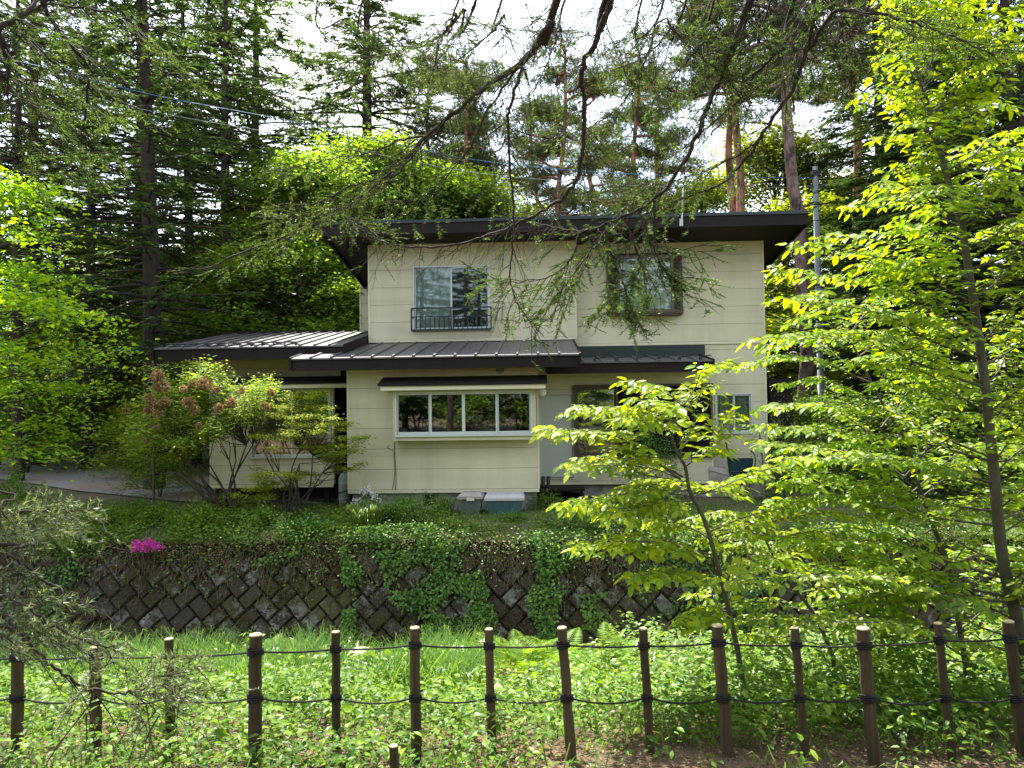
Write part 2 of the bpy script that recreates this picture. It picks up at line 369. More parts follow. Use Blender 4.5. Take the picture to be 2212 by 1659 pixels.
def grid(xs, ys, fz):
    G = Geo(); X, Y = np.meshgrid(xs, ys); Z = fz(X, Y); n = len(xs)
    i = (np.arange(len(ys) - 1)[:, None] * n + np.arange(n - 1)[None])
    G.add(np.stack([X, Y, Z], -1).reshape(-1, 3), np.stack([i, i + 1, i + n + 1, i + n], -1).reshape(-1, 4)); return G


ob('bank_ground', grid(np.r_[-400, -60, np.linspace(-20, 20, 90), 60, 400], np.r_[-400, -60, -10, 1.0, np.linspace(2, 14, 60)], gz), MT['soil'], smooth=True, kind='structure')
ob('terrace_ground', grid(np.r_[-600, -80, np.linspace(-25, 25, 60), 80, 600], np.r_[wall_y(-0.22) - 0.02, np.linspace(13.6, 40, 40), 80, 900], uz), MT['lawn'], smooth=True, kind='structure')
G = Geo(); G.add([(-60, -8, 0.86), (60, -8, 0.86), (60, 0.9, 0.86), (-60, 0.9, 0.86), (-60, -8, .7), (60, -8, .7), (60, .9, .7), (-60, .9, .7)], [(0, 1, 2, 3), (2, 1, 5, 6), (3, 2, 6, 7)])
ob('road', G, solid('road_asphalt', (.055, .055, .055), rough=.95, var=.2, scale=4, bump=.4, bscale=60), kind='structure')
# driveway curving away to the left
ctr = catmull([(-4.8, 18.7, 0), (-9.0, 20.0, 0), (-13.5, 22.8, 0), (-18.5, 26.5, 0), (-26, 31.5, 0), (-40, 38, 0)], 8); T = nrm(np.gradient(ctr, axis=0)); S = np.stack([-T[:, 1], T[:, 0], T[:, 2]], 1)
wd = np.linspace(1.9, 2.6, len(ctr))[:, None]
A_, B_ = ctr + S * wd, ctr - S * wd; V = np.stack([A_, B_], 1).reshape(-1, 3); V[:, 2] = uz(V[:, 0], V[:, 1]) + 0.035
G = Geo(); i = np.arange(len(ctr) - 1) * 2; G.add(V, np.stack([i, i + 1, i + 3, i + 2], 1)); ob('driveway', G, MT['asphalt'], kind='structure')

# ------------------------------------------------------------------ the house
house = thing('house', 'two storey cream sided house with dark brown metal roofs above the stone wall', 'house', (0, 0, 0))
PU, PR, PD, PK, PW, PB, PS = 18.4, 18.7, 17.9, 16.0, 17.6, 16.9, 21.7   # depths: upper left, right, door wall, kitchen, wing wall, wing bay, set-back strip


def part(name, parent=house):
    o = bpy.data.objects.new(name, None); COL.objects.link(o); o.parent = parent; o.empty_display_size = 0.1; return o


def subtract(r, holes):
    rs = [r]
    for (a0, a1, b0, b1) in holes:
        out = []
        for (x0, x1, z0, z1) in rs:
            if a1 <= x0 or a0 >= x1 or b1 <= z0 or b0 >= z1: out.append((x0, x1, z0, z1)); continue
            if z0 < b0: out.append((x0, x1, z0, b0))
            if z1 > b1: out.append((x0, x1, b1, z1))
            zz0, zz1 = max(z0, b0), min(z1, b1)
            if x0 < a0: out.append((x0, a0, zz0, zz1))
            if x1 > a1: out.append((a1, x1, zz0, zz1))
        rs = out
    return [r for r in rs if r[1] - r[0] > 0.004 and r[3] - r[2] > 0.004]


def siding(x0, x1, z0, z1, Y, holes=(), pitch=0.455, splits=(), depth=3.0, top=None, zoff=0.0, corner=True):
    """a wall: dark core with openings, boards proud of it, corner trims"""
    G = Geo()
    for r in subtract((x0 + 0.012, x1 - 0.012, z0 + 0.01, z1), holes): G.box(r[0], r[1], Y + 0.022, Y + 0.14, r[2], r[3])
    wall = ob('wall', G, MT['core'], house)
    z = z0 + 0.075 + zoff
    rows = [(z0 + 0.075, z + pitch if zoff else z + pitch)]
    zc = rows[0][1]
    while zc < z1: rows.append((zc, min(zc + pitch, z1))); zc += pitch
    cuts = [x0] + [s for s in splits if x0 < s < x1] + [x1]
    for (a, b) in rows:
        for c0, c1 in zip(cuts[:-1], cuts[1:]):
            P = subtract((c0 + 0.003, c1 - 0.003, a + 0.0035, b - 0.0035), holes)
            if not P: continue
            for r in P:
                G = Geo(); G.box(r[0], r[1], Y, Y + 0.021, r[2], r[3]); ob('siding_board', G, MT['siding'], wall)
    G = Geo(); G.box(x0 - 0.01, x1 + 0.01, Y - 0.035, Y + 0.02, z0, z0 + 0.07); ob('base_trim', G, MT['trim'], wall)
    if corner:
        for xc in (x0, x1):
            G = Geo(); G.box(xc - 0.022, xc + 0.022, Y - 0.014, Y + 0.10, z0 + 0.072, z1 - 0.01); ob('corner_trim', G, MT['trim'], wall)
    return wall


def px_rect(pl, pr, pt, pb, Y):
    mx, my = (pl + pr) / 2, (pt + pb) / 2
    return XZ(pl, my, Y)[0], XZ(pr, my, Y)[0], XZ(mx, pb, Y)[1], XZ(mx, pt, Y)[1]


# wall extents
xU0, xU1 = XZ(797, 620, PU)[0], XZ(1243, 620, PU)[0]
zU0 = XZ(1020, 737, PU)[1]
xR0, xR1 = xU1, XZ(1651, 700, PR)[0]
zTop = 6.75
w1 = px_rect(895, 1056, 577, 711, PU)
w2 = px_rect(1313, 1471, 558, 680, PR)
zR0 = XZ(1400, 746, PR)[1]
siding(xU0, xU1, zU0, zTop, PU, [w1], splits=((w1[0] + w1[1]) / 2 - 0.9,) if False else ())
xP1 = XZ(1537, 900, PD)[0]
wfar = px_rect(1548, 1622, 852, 934, PR)
siding(xR0, xR1, zR0, zTop, PR, [w2], splits=(XZ(1390, 700, PR)[0],))
siding(xP1 + 0.05, xR1, 0.45, zR0, PR, [wfar])
# set-back strip
xs0 = XZ(778, 620, PS)[0]
siding(xs0, XZ(805, 620, PS)[0], XZ(790, 724, PS)[1], 6.6, PS)
G = Geo(); G.box(xs0 + 0.03, xR1 - 0.03, PS + 0.2, PS + 5, 0.3, 5.6); G.box(xU0 + 0.03, xR1 - 0.03, PR + 0.3, PS + 0.1, 0.3, 6.1); G.box(XZ(460, 900, PW)[0] + .1, xU0, PW + 0.35, PS + 2, 0.3, 3.3)
ob('wall', G, MT['siding'], house)
# kitchen
xK0, xK1 = XZ(752, 920, PK)[0], XZ(1162, 920, PK)[0]
zK0 = XZ(950, 1064, PK)[1]; zK1 = XZ(950, 790, PK)[1]
kw = px_rect(851, 1157, 836, 952, PK)
siding(xK0, xK1, zK0, zK1 + 0.2, PK, [(kw[0] + .06, kw[1] - .06, kw[2] + .1, kw[3] - .06)], splits=(XZ(853, 950, PK)[0],), pitch=0.46)
G = Geo(); G.box(xK0, xK0 + 0.1, PK + 0.15, PU + .2, zK0, zK1 + .25); G.box(xK1 - 0.1, xK1, PK + 0.15, PU + .2, zK0, zK1 + .25); ob('wall', G, MT['siding'], house)
G = Geo(); G.box(xK0 + 0.06, xK1 - 0.05, PK + 0.10, PK + 0.3, -0.2, zK0 - 0.002); fnd = ob('foundation', G, MT['found'], house)
for vx in (930, 1010):
    a, b, c, d = px_rect(vx - 16, vx + 16, 1070, 1092, PK + .1)
    if vx == 930: G = Geo(); G.box(a, b, PK + 0.095, PK + .12, c, d); ob('foundation_vent', G, MT['core'], fnd)
# door wall
xD1 = xP1
zD0 = XZ(1350, 1064, PD)[1]; zD1 = XZ(1350, 790, PD)[1]
dr = px_rect(1163, 1240, 850, 1034, PD)
rw = px_rect(1243, 1538, 834, 985, PD)
siding(xK1 + 0.025, xD1, dr[2] - 0.15, zD1 + 0.1, PD, [dr, rw], pitch=0.46)
G = Geo(); G.box(xK1 + 0.05, xR1 - 0.05, PD + 0.08, PR + 0.05, -0.2, 0.5); G.box(xD1 - 0.08, xD1, PD + .15, PR, 0.4, zD1); ob('foundation', G, MT['found'], house)
# wing: recess wall and projecting bay
xB0, xB1 = XZ(455, 920, PB)[0], XZ(719, 920, PB)[0]
zB0 = XZ(600, 1053, PB)[1]; zB1 = XZ(600, 829, PB)[1]
ww = px_rect(545, 712, 842, 986, PB)
siding(XZ(455, 800, PW)[0], XZ(752, 800, PW)[0] + .05, zB0 + .1, XZ(600, 770, PW)[1] + .3, PW, splits=(XZ(533, 800, PW)[0], XZ(655, 800, PW)[0]), corner=False)
siding(xB0, xB1, zB0, zB1 + 0.05, PB, [ww], pitch=0.46)
G = Geo(); G.box(xB1 - 0.04, xB1 - .001, PB + 0.15, PW - .01, zB0, zB1 + .05); G.box(xB0 + .001, xB0 + 0.04, PB + 0.15, PW - .01, zB0, zB1 + .05); ob('bay_side', G, MT['brown'], house)
G = Geo(); G.box(xB1 + 0.0, XZ(752, 800, PW)[0] + .04, PW - 0.02, PW - .003, zB0, 3.6); ob('recess_panel', G, MT['brown'], house)
G = Geo(); G.box(xB0 + 0.1, xK0, PW + 0.2, PW + 0.4, -0.2, zB0 + 0.15)
for px_ in (470, 590, 705): xx = XZ(px_, 1060, PB + .2)[0]; G.box(xx - .06, xx + .06, PB + .2, PB + .35, -.1, zB0)
ob('foundation', G, MT['core'], house)


# ---- windows
def window(r, Y, fm, panes, name='window', inset=0.05, backing=None, bw=0.035, glass='glass', label=None, proud=0.03, track=False):
    """r = x0,x1,z0,z1 ; panes = list of (fraction0, fraction1, backing material key, depth)"""
    x0, x1, z0, z1 = r; win = part(name)
    if label: win['label'] = label
    G = Geo(); t = 0.035
    G.box(x0 - t, x1 + t, Y - proud, Y + 0.12, z1, z1 + t); G.box(x0 - t, x1 + t, Y - proud - 0.03, Y + 0.12, z0 - t, z0)
    G.box(x0 - t, x0, Y - proud, Y + 0.12, z0, z1); G.box(x1, x1 + t, Y - proud, Y + 0.12, z0, z1)
    ob('frame', G, MT[fm], win)
    for i, (f0, f1, bk, dep) in enumerate(panes):
        a, b = x0 + (x1 - x0) * f0, x0 + (x1 - x0) * f1; yy = Y + (0.02 if i % 2 else 0.05)
        G = Geo(); G.box(a, b, yy - 0.015, yy + 0.015, z0, z0 + bw * 1.5); G.box(a, b, yy - 0.015, yy + 0.015, z1 - bw, z1)
        G.box(a, a + bw, yy - 0.015, yy + 0.015, z0 + bw * 1.5, z1 - bw); G.box(b - bw, b, yy - 0.015, yy + 0.015, z0 + bw * 1.5, z1 - bw)
        ob('sash', G, MT[fm], win)
        G = Geo(); G.box(a + bw, b - bw, yy - 0.003, yy + 0.003, z0 + bw * 1.5, z1 - bw); ob('pane', G, MT[glass], win)
        if bk == 'curtain' or bk == 'lace':
            xs = np.linspace(a, b, 40); G = Geo(); yy2 = Y + dep + 0.025 * np.sin((xs - a) * 42 + rng.random() * 6) + 0.01 * np.sin(xs * 95)
            V = np.concatenate([np.stack([xs, yy2, np.full(40, z0 - .02)], 1), np.stack([xs, yy2, np.full(40, z1 + .02)], 1)]); k = np.arange(39)
            G.add(V, np.stack([k, k + 1, k + 41, k + 40], 1)); ob('curtain', G, MT[bk], win, smooth=True)
        elif bk:
            G = Geo(); G.box(a, b, Y + dep, Y + dep + 0.01, z0, z1); ob('screen' if bk == 'screen' else 'room_back', G, MT[bk], win)
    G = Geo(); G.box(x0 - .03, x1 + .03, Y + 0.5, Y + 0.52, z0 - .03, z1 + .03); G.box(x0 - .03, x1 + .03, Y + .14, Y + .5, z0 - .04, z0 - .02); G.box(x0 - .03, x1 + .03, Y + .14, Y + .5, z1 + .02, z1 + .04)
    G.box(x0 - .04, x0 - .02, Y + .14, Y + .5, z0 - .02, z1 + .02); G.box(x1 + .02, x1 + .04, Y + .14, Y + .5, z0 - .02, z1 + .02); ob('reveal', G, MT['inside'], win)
    return win


window(w1, PU, 'alu', [(0, 0.5, 'curtain', 0.10), (0.49, 1, 'screen', 0.055)], label='silver sliding window behind the black railing', glass='glassd')
G = Geo(); x0, x1, z0, z1 = w1; G.box((x0 + x1) / 2 + .03, x1 - .03, PU + .008, PU + .016, z0 + .9, z0 + .93)
wf = window(wfar, PR, 'alu', [(0, 0.52, 'curtain', 0.12), (0.5, 1, 'curtain', 0.12)], label='small silver window with white curtain')
window(ww, PB, 'alu', [(0, 0.52, 'lace', 0.16), (0.5, 1, None, 0)], label='tall sliding window with grey lace curtain')
wr = window((rw[0] + .03, XZ(1331, 900, PD)[0], rw[2] + .04, rw[3] - .04), PD, 'bronze', [(0, 1, 'screen', 0.16)], label='brown framed window beside the slatted shutter')
# brown shutter box with louvre slats
sh = part('shutter'); sx0, sx1 = XZ(1333, 900, PD)[0], rw[1] - .01
G = Geo(); G.box(sx0, sx1, PD + .01, PD + .03, rw[2], rw[3]); ob('shutter_panel', G, MT['core'], sh)
G = Geo()
for xx in (sx0, (sx0 * 2 + sx1) / 3, (sx0 + 2 * sx1) / 3, sx1): G.box(xx - .025, xx + .025, PD - .06, PD + .01, rw[2], rw[3])
G.box(rw[0] - .04, rw[1] + .03, PD - .07, PD + .0, rw[3], rw[3] + .05); G.box(rw[0] - .04, rw[1] + .03, PD - .07, PD + .0, rw[2] - .05, rw[2]); G.box(rw[0] - .05, rw[0], PD - .07, PD, rw[2], rw[3])
ob('frame', G, MT['bronze'], sh)
G = Geo(); zz = rw[2] + .03
while zz < rw[3] - .02:
    G.hexa([(sx0 + .02, PD - .045, zz), (sx1 - .02, PD - .045, zz), (sx1 - .02, PD + .008, zz + .03), (sx0 + .02, PD + .008, zz + .03), (sx0 + .02, PD - .045, zz + .008), (sx1 - .02, PD - .045, zz + .008), (sx1 - .02, PD + .008, zz + .038), (sx0 + .02, PD + .008, zz + .038)]); zz += 0.042
ob('slats', G, MT['brown'], sh, kind='stuff')
# balcony railing
x0, x1, z0, z1 = px_rect(889, 1061, 665, 712, PU - .28)
br = part('balcony_railing'); yf, yb = PU - .3, PU - .02
for (a, h) in ((z1 - .0, .035), (z1 - .22, .022), (z0, .045)):
    G = Geo(); G.box(x0, x1, yf - .015, yf + .015, a - h / 2, a + h / 2); G.box(x0 - .012, x0 + .012, yf, yb, a - h / 2, a + h / 2); G.box(x1 - .012, x1 + .012, yf, yb, a - h / 2, a + h / 2); ob('rail', G, MT['black'], br)
G = Geo(); G.box(-.0125, .0125, -.008, .008, 0, z1 - .22 - z0); bm_ = G.mesh('baluster', MT['black'])
for i in range(18): ob('baluster', bm_, parent=br, loc=(x0 + (x1 - x0) * i / 17, yf, z0))
G = Geo(); G.box(-.0175, .0175, -.018, .018, 0, z1 - z0); bm_ = G.mesh('railing_post', MT['black'])
for xx in (x0, (x0 + x1) / 2, x1): ob('railing_post', bm_, parent=br, loc=(xx, yf - .003, z0))
# splayed bay window upstairs
x0, x1, z0, z1 = w2; fx0, fx1 = XZ(1336, 620, PR - .38)[0], XZ(1452, 620, PR - .38)[0]; yf = PR - .38
bay = part('bay_window'); bay['label'] = 'brown splayed bay window on the upper floor'
def barbox(G, p, q, z0, z1, t=.05):
    p = np.array(p); q = np.array(q); d = nrm(q - p); n = np.array([-d[1], d[0]]) * t / 2
    c = [p - n, q - n, q + n, p + n]; G.hexa([(*k, z0) for k in c] + [(*k, z1) for k in c])
G = Geo(); pl = [(x0, PR - .01), (fx0, yf), (fx1, yf), (x1, PR - .01)]
for k in range(3): barbox(G, pl[k], pl[k + 1], z0, z0 + .09); barbox(G, pl[k], pl[k + 1], z1 - .08, z1 + .01)
for k in range(4): G.box(pl[k][0] - .035, pl[k][0] + .035, pl[k][1] - .035, pl[k][1] + .035, z0 - .002, z1 + .012)
mxx = (fx0 + fx1) / 2; G.box(mxx - .035, mxx + .035, yf - .02, yf + .02, z0 + .09, z1 - .08)
ob('frame', G, MT['bronze'], bay)
for k in range(3):
    G = Geo(); barbox(G, pl[k], pl[k + 1], z0 + .09, z1 - .08, .008); ob('pane', G, MT['glassd'], bay)
G = Geo(); c = [(x0 - .03, PR), (fx0 - .03, yf - .06), (fx1 + .03, yf - .06), (x1 + .03, PR)]
G.hexa([(*k, z1 + .012) for k in c] + [(c[0][0], c[0][1], z1 + .12), (c[1][0], c[1][1], z1 + .05), (c[2][0], c[2][1], z1 + .05), (c[3][0], c[3][1], z1 + .12)]); ob('bay_roof', G, MT['brown'], bay)
G = Geo(); c = [(x0, PR), (fx0, yf), (fx1, yf), (x1, PR)]; G.hexa([(*k, z0 - .04) for k in c] + [(*k, z0 - .004) for k in c]); ob('bay_floor', G, MT['bronze'], bay)
xs = np.linspace(x0 + .12, x1 - .12, 90); V = []
yy2 = PR - .02 + .02 * np.sin(xs * 34); G = Geo(); V = np.concatenate([np.stack([xs, yy2, np.full(90, z0)], 1), np.stack([xs, yy2, np.full(90, z1)], 1)]); k = np.arange(89); G.add(V, np.stack([k, k + 1, k + 91, k + 90], 1)); ob('curtain', G, MT['curtain'], bay, smooth=True)
G = Geo(); G.box(x0 - .03, x1 + .03, PR + .3, PR + .32, z0, z1); ob('room_back', G, MT['inside'], bay)
# kitchen box window
yf = PK - .34; x0, x1, z0, z1 = px_rect(849, 1157, 836, 951, yf)
kb = part('box_window'); kb['label'] = 'four paned silver box window under the long canopy'
f0, f1, g0, g1 = px_rect(857, 1147, 848, 938, yf)
G = Geo()
for r in subtract((x0, x1, z0, z1), [(f0, f1, g0, g1)]): G.box(r[0], r[1], yf, yf + .04, r[2], r[3])
G.box(x0, x0 + .04, yf + .04, PK - .002, z0, z1); G.box(x1 - .04, x1, yf + .04, PK - .002, z0, z1); G.box(x0 + .04, x1 - .04, yf + .04, PK - .002, z0, z0 + .04); G.box(x0 + .04, x1 - .04, yf + .04, PK - .002, z1 - .04, z1)
ob('box', G, MT['siding'], kb)
G = Geo(); t = .03
G.box(f0 - t, f1 + t, yf - .03, yf + .05, g1, g1 + t); G.box(f0 - t, f1 + t, yf - .05, yf + .05, g0 - t * 1.5, g0); G.box(f0 - t, f0, yf - .03, yf + .05, g0, g1); G.box(f1, f1 + t, yf - .03, yf + .05, g0, g1); ob('frame', G, MT['alu'], kb)
for i in range(4):
    a, b = f0 + (f1 - f0) * i / 4, f0 + (f1 - f0) * (i + 1) / 4; yy = yf + (.0 if i in (1, 2) else .03)
    G = Geo(); bw = .035; G.box(a, b, yy - .015, yy + .012, g0, g0 + .06); G.box(a, b, yy - .015, yy + .012, g1 - .04, g1); G.box(a, a + bw, yy - .015, yy + .012, g0 + .06, g1 - .04); G.box(b - bw, b, yy - .015, yy + .012, g0 + .06, g1 - .04); ob('sash', G, MT['alu'], kb)
    G = Geo(); G.box(a + bw, b - bw, yy - .003, yy + .003, g0 + .06, g1 - .04); ob('pane', G, MT['glass'], kb)
G = Geo(); G.box(kw[0], kw[1], PK + .6, PK + .62, kw[2], kw[3] + .1); G.box(kw[0], kw[1], PK + .03, PK + .6, kw[2] + .05, kw[2] + .07); ob('room_back', G, MT['inside'], kb)
# pot on the inside sill
px_, pz_ = XZ(874, 927, PK - .15)
G = Geo(); G.tube([(0, 0, 0), (0, 0, .05), (0, 0, .14), (0, 0, .17), (0, 0, .175), (0, 0, .21)], [.07, .09, .095, .10, .06, .03], 14); ob('kitchen_pot', G, MT['trim'], None, loc=(px_, PK - .15, z0 + .041 + .03), smooth=True, label='cream lidded pot standing inside the long box window', cat='pot')
G = Geo(); G.box(x0 + .04, x1 - .04, PK - .29, PK + .1, z0 + .041, z0 + .069); ob('sill_board', G, MT['trim'], kb)


def canopy(pl, pr, ptop, pbot, Yw, yo, name='canopy'):
    """little pent roof over a window: dark metal top, cream board below"""
    c = part(name); yf = Yw - yo
    x0, x1, z0, z1 = px_rect(pl, pr, ptop, pbot, yf); zt = z1 + .02
    G = Geo(); G.hexa([(x0, yf, z0 + .0), (x1, yf, z0 + .0), (x1, Yw - .003, zt - .03), (x0, Yw - .003, zt - .03), (x0, yf, z0 + .045), (x1, yf, z0 + .045), (x1, Yw - .003, zt), (x0, Yw - .003, zt)])
    ob('canopy_top', G, MT['brown'], c)
    G = Geo(); G.box(x0 + .06, x1 - .04, yf + .03, Yw - .003, z0 - .095, z0 - .004); ob('canopy_board', G, MT['trim'], c)
canopy(815, 1182, 812, 832, PK, .62); canopy(490, 752, 814, 830, PB + .0, .45)
# door
dg = part('door'); x0, x1, z0, z1 = dr
G = Geo(); G.box(x0 + .045, x1 - .045, PD + .0, PD + .05, z0 + .035, z1 - .045); ob('door_leaf', G, MT['door'], dg)
G = Geo(); G.box(x0, x0 + .03, PD - .02, PD + .1, z0, z1); G.box(x1 - .03, x1, PD - .02, PD + .1, z0, z1); G.box(x0 + .03, x1 - .03, PD - .02, PD + .1, z1 - .03, z1); G.box(x0 + .03, x1 - .03, PD - .04, PD + .1, z0, z0 + .02); ob('frame', G, MT['alu'], dg)
kx, kz = XZ(1169, 942, PD); G = Geo(); a = np.linspace(0, PI, 7); G.tube(np.stack([0 * a, -.03 - .03 * (1 - np.cos(a)) / 1, 0 * a], 1), .032 * np.sin(a) + .006, 10); ob('knob', G, MT['bronze'], dg, loc=(kx + .04, PD + .035, kz), smooth=True)
# porch step and boots
G = Geo(); a, b = XZ(1165, 1045, PD - .4)[0], XZ(1262, 1045, PD - .4)[0]; G.box(a, b, PD - .75, PD - .01, .26, .31); G.box(a + .05, a + .1, PD - .7, PD - .1, 0, .26); G.box(b - .1, b - .05, PD - .7, PD - .1, 0, .26); G.box(a, b, PD - .45, PD - .01, .09, .13)
ob('porch_step', G, MT['brown'], None, label='dark wooden step below the pale back door', cat='step')
for i, dx in enumerate((.09, .22)):
    G = Geo(); p0 = np.array([a + dx, PD - .35, .31]); G.tube([p0 + (0, .0, .04), p0 + (0, 0, .12), p0 + (0.01, 0, .27)], [.05, .045, .055], 10); G.tube([p0 + (0, .03, .04), p0 + (0, -.1, .04), p0 + (0, -.17, .035)], [.045, .045, .02], 8)
    ob('boot', G, MT['black'], None, smooth=True, label=('black rubber boot nearer the kitchen wall on the door step', 'black rubber boot farther from the kitchen wall on the door step')[i], cat='boot', group='boots on the step')
# porch globe, vent, conduit
lx, lz = XZ(1171, 848, PD - .12); lmp = part('porch_lamp')
a = np.linspace(0, PI, 12); G = Geo(); G.tube(np.stack([0 * a, 0 * a, -.105 * np.cos(a)], 1), .105 * np.sin(a) + .001, 18); ob('lamp_globe', G, MT['curtain'], lmp, loc=(lx, PD - .13, lz), smooth=True)
G = Geo(); G.tube([(0, 0, 0), (0, .13, .0)], [.05, .06], 12); ob('lamp_base', G, MT['alu'], lmp, loc=(lx, PD - .13 + .0, lz))
vx, vz = XZ(1080, 797, PK); vp = part('vent_cover')
a = np.linspace(0, 2 * PI, 25); G = Geo(); G.tube(np.stack([.115 * np.cos(a), 0 * a, .115 * np.sin(a)], 1), .014, 6, False); ob('vent_ring', G, MT['trim'], vp, loc=(vx, PK - .02, vz))
G = Geo(); G.tube([(0, .0, 0), (0, .02, 0)], [.1, .1], 20); ob('vent_back', G, MT['core'], vp, loc=(vx, PK - .025, vz))
for q in range(4):
    G = Geo(); zz = -.07 + q * .045; hw = math.sqrt(.1 ** 2 - zz ** 2); G.box(-hw, hw, -.012, .0, zz - .009, zz + .009); ob('vent_slat', G, MT['siding'], vp, loc=(vx, PK - .03, vz))
G = Geo(); c0 = at(995, 801, PK - .03); c1 = at(1055, 799, PK - .03); G.tube([c0, c1], .01, 6); G.box(c0[0] - .07, c0[0] + .02, PK - .05, PK - .002, c0[2] - .035, c0[2] + .035); G.box(c1[0] - .02, c1[0] + .07, PK - .05, PK - .002, c1[2] - .035, c1[2] + .035); ob('conduit', G, MT['siding'], house)
G = Geo(); G.tube(catmull([at(853, 952, PK - .02), at(851, 990, PK - .03), at(853, 1020, PK - .02), at(847, 1062, PK - .03)]), .006, 5); G.tube(catmull([at(842, 962, PK - .03), at(836, 966, PK - .05), at(846, 972, PK - .05), at(852, 978, PK - .02), at(856, 1030, PK - .03), at(854, 1062, PK - .02)]), .005, 5); ob('hanging_cable', G, MT['rope'], house)


# ---- roofs
def roof_plane(name, xa, xb, yf, zf, yb, zb, n, edges=None, fas=.2, x_fa=None, x_fb=None, matk='roof'):
    """standing-seam pent roof rising from the eave (yf, zf) to (yb, zb)"""
    r = part(name); sl = (zb - zf) / (yb - yf)
    for i in range(n):
        a, b = xa + (xb - xa) * i / n, xa + (xb - xa) * (i + 1) / n; G = Geo(); k = rng.uniform(0, .006)
        G.hexa([(a + .004, yf - .04, zf - .02), (b - .004, yf - .04, zf - .02), (b - .004, yb, zb - .03), (a + .004, yb, zb - .03), (a + .004, yf - .04, zf + .01 + k), (b - .004, yf - .04, zf + .01 + k), (b - .004, yb, zb + k), (a + .004, yb, zb + k)])
        ob('roof_panel', G, MT[matk], r)
        if i:
            G = Geo(); h = .05; G.hexa([(a - .028, yf - .055, zf + .0), (a + .028, yf - .055, zf + .0), (a + .028, yb, zb - .01), (a - .028, yb, zb - .01), (a - .022, yf - .055, zf + h), (a + .022, yf - .055, zf + h), (a + .022, yb, zb + h - .01), (a - .022, yb, zb + h - .01)]); ob('roof_batten', G, MT[matk], r)
    G = Geo(); G.box(xa + .02, xb - .02, yf, yf + .05, zf - fas - .02, zf - .022); ob('fascia', G, MT['brown'], r)
    G = Geo(); G.hexa([(xa + .02, yf + .05, zf - fas * .6), (xb - .02, yf + .05, zf - fas * .6), (xb - .02, yb, zb - .12), (xa + .02, yb, zb - .12), (xa + .02, yf + .05, zf - .03), (xb - .02, yf + .05, zf - .03), (xb - .02, yb, zb - .035), (xa + .02, yb, zb - .035)]); ob('soffit', G, MT['soffit'], r)
    for xx in (xa, xb):
        G = Geo(); G.hexa([(xx - .02, yf - .05, zf - fas), (xx + .02, yf - .05, zf - fas), (xx + .02, yb, zb - fas), (xx - .02, yb, zb - fas), (xx - .02, yf - .05, zf + .035), (xx + .02, yf - .05, zf + .035), (xx + .02, yb, zb + .035), (xx - .02, yb, zb + .035)])
        ob('verge_board', G, MT['brown'], r)
    return r


E1 = 15.4; p = at(940, 771, E1); xa, xb = XZ(628, 777, E1)[0], XZ(1253, 765, E1)[0]
roof_plane('kitchen_roof', xa, xb, E1, p[2], PU - .01, zU0 - .02, 14, fas=.24)
E2 = 16.25; xa, zf = XZ(332, 754, E2); zb = XZ(620, 720, 20.0)[1]
wr_ = roof_plane('wing_roof', xa, xU0 - .06, E2, zf, 20.0, zb, 13, fas=.27)
G = Geo(); G.box(xa, xs0 - .0, 19.98, 20.1, zb - .05, zb + .07); ob('ridge_cap', G, MT['brown'], wr_)
G = Geo(); G.hexa([(xa, 20.1, zb - .05), (xs0, 20.1, zb - .05), (xs0, 24, zb - .8), (xa, 24, zb - .8), (xa, 20.1, zb), (xs0, 20.1, zb), (xs0, 24, zb - .75), (xa, 24, zb - .75)]); ob('rear_slope', G, MT['roof'], wr_)
# snow guard rail along the wing eave
G = Geo(); G.tube([(xa + .1, E2 + .35, zf + .14), (xU0 - 1.2, E2 + .35, zf + .14)], .018, 6); G.tube([(xa + .1, E2 + .2, zf + .08), (xU0 - 1.2, E2 + .2, zf + .08)], .014, 6)
for i in range(13): xx = xa + .15 + i * (xU0 - 1.4 - xa) / 12; G.box(xx - .012, xx + .012, E2 + .1, E2 + .4, zf + .03, zf + .10)
ob('snow_guard', G, MT['black'], wr_)
# pent roof above the door
E3 = 17.05; xa, zf = XZ(1180, 784, E3); xb = XZ(1541, 778, E3)[0]; zf = XZ(1400, 781, E3)[1]
pr_ = roof_plane('door_roof', xa, xb, E3, zf, PR - .02, zf + .24, 9, fas=.24)
G = Geo()
for i in range(6):
    xx = XZ(1285 + i * 46, 780, E3)[0]; G.tube([(xx, E3 + .12, zf + .10), (xx + .3, E3 + .3, zf + .15)], .015, 5); G.box(xx - .03, xx + .03, E3 + .0, E3 + .1, zf + .02, zf + .09); ob('snow_guard', G, MT['black'], pr_); G = Geo()
G = Geo(); z1_ = XZ(1390, 746, PR - .1)[1]; G.box(xR0 + .05, xP1 + .03, PR - .12, PR - .005, zf + .2, z1_); ob('roof_flashing', G, MT['green'], pr_)
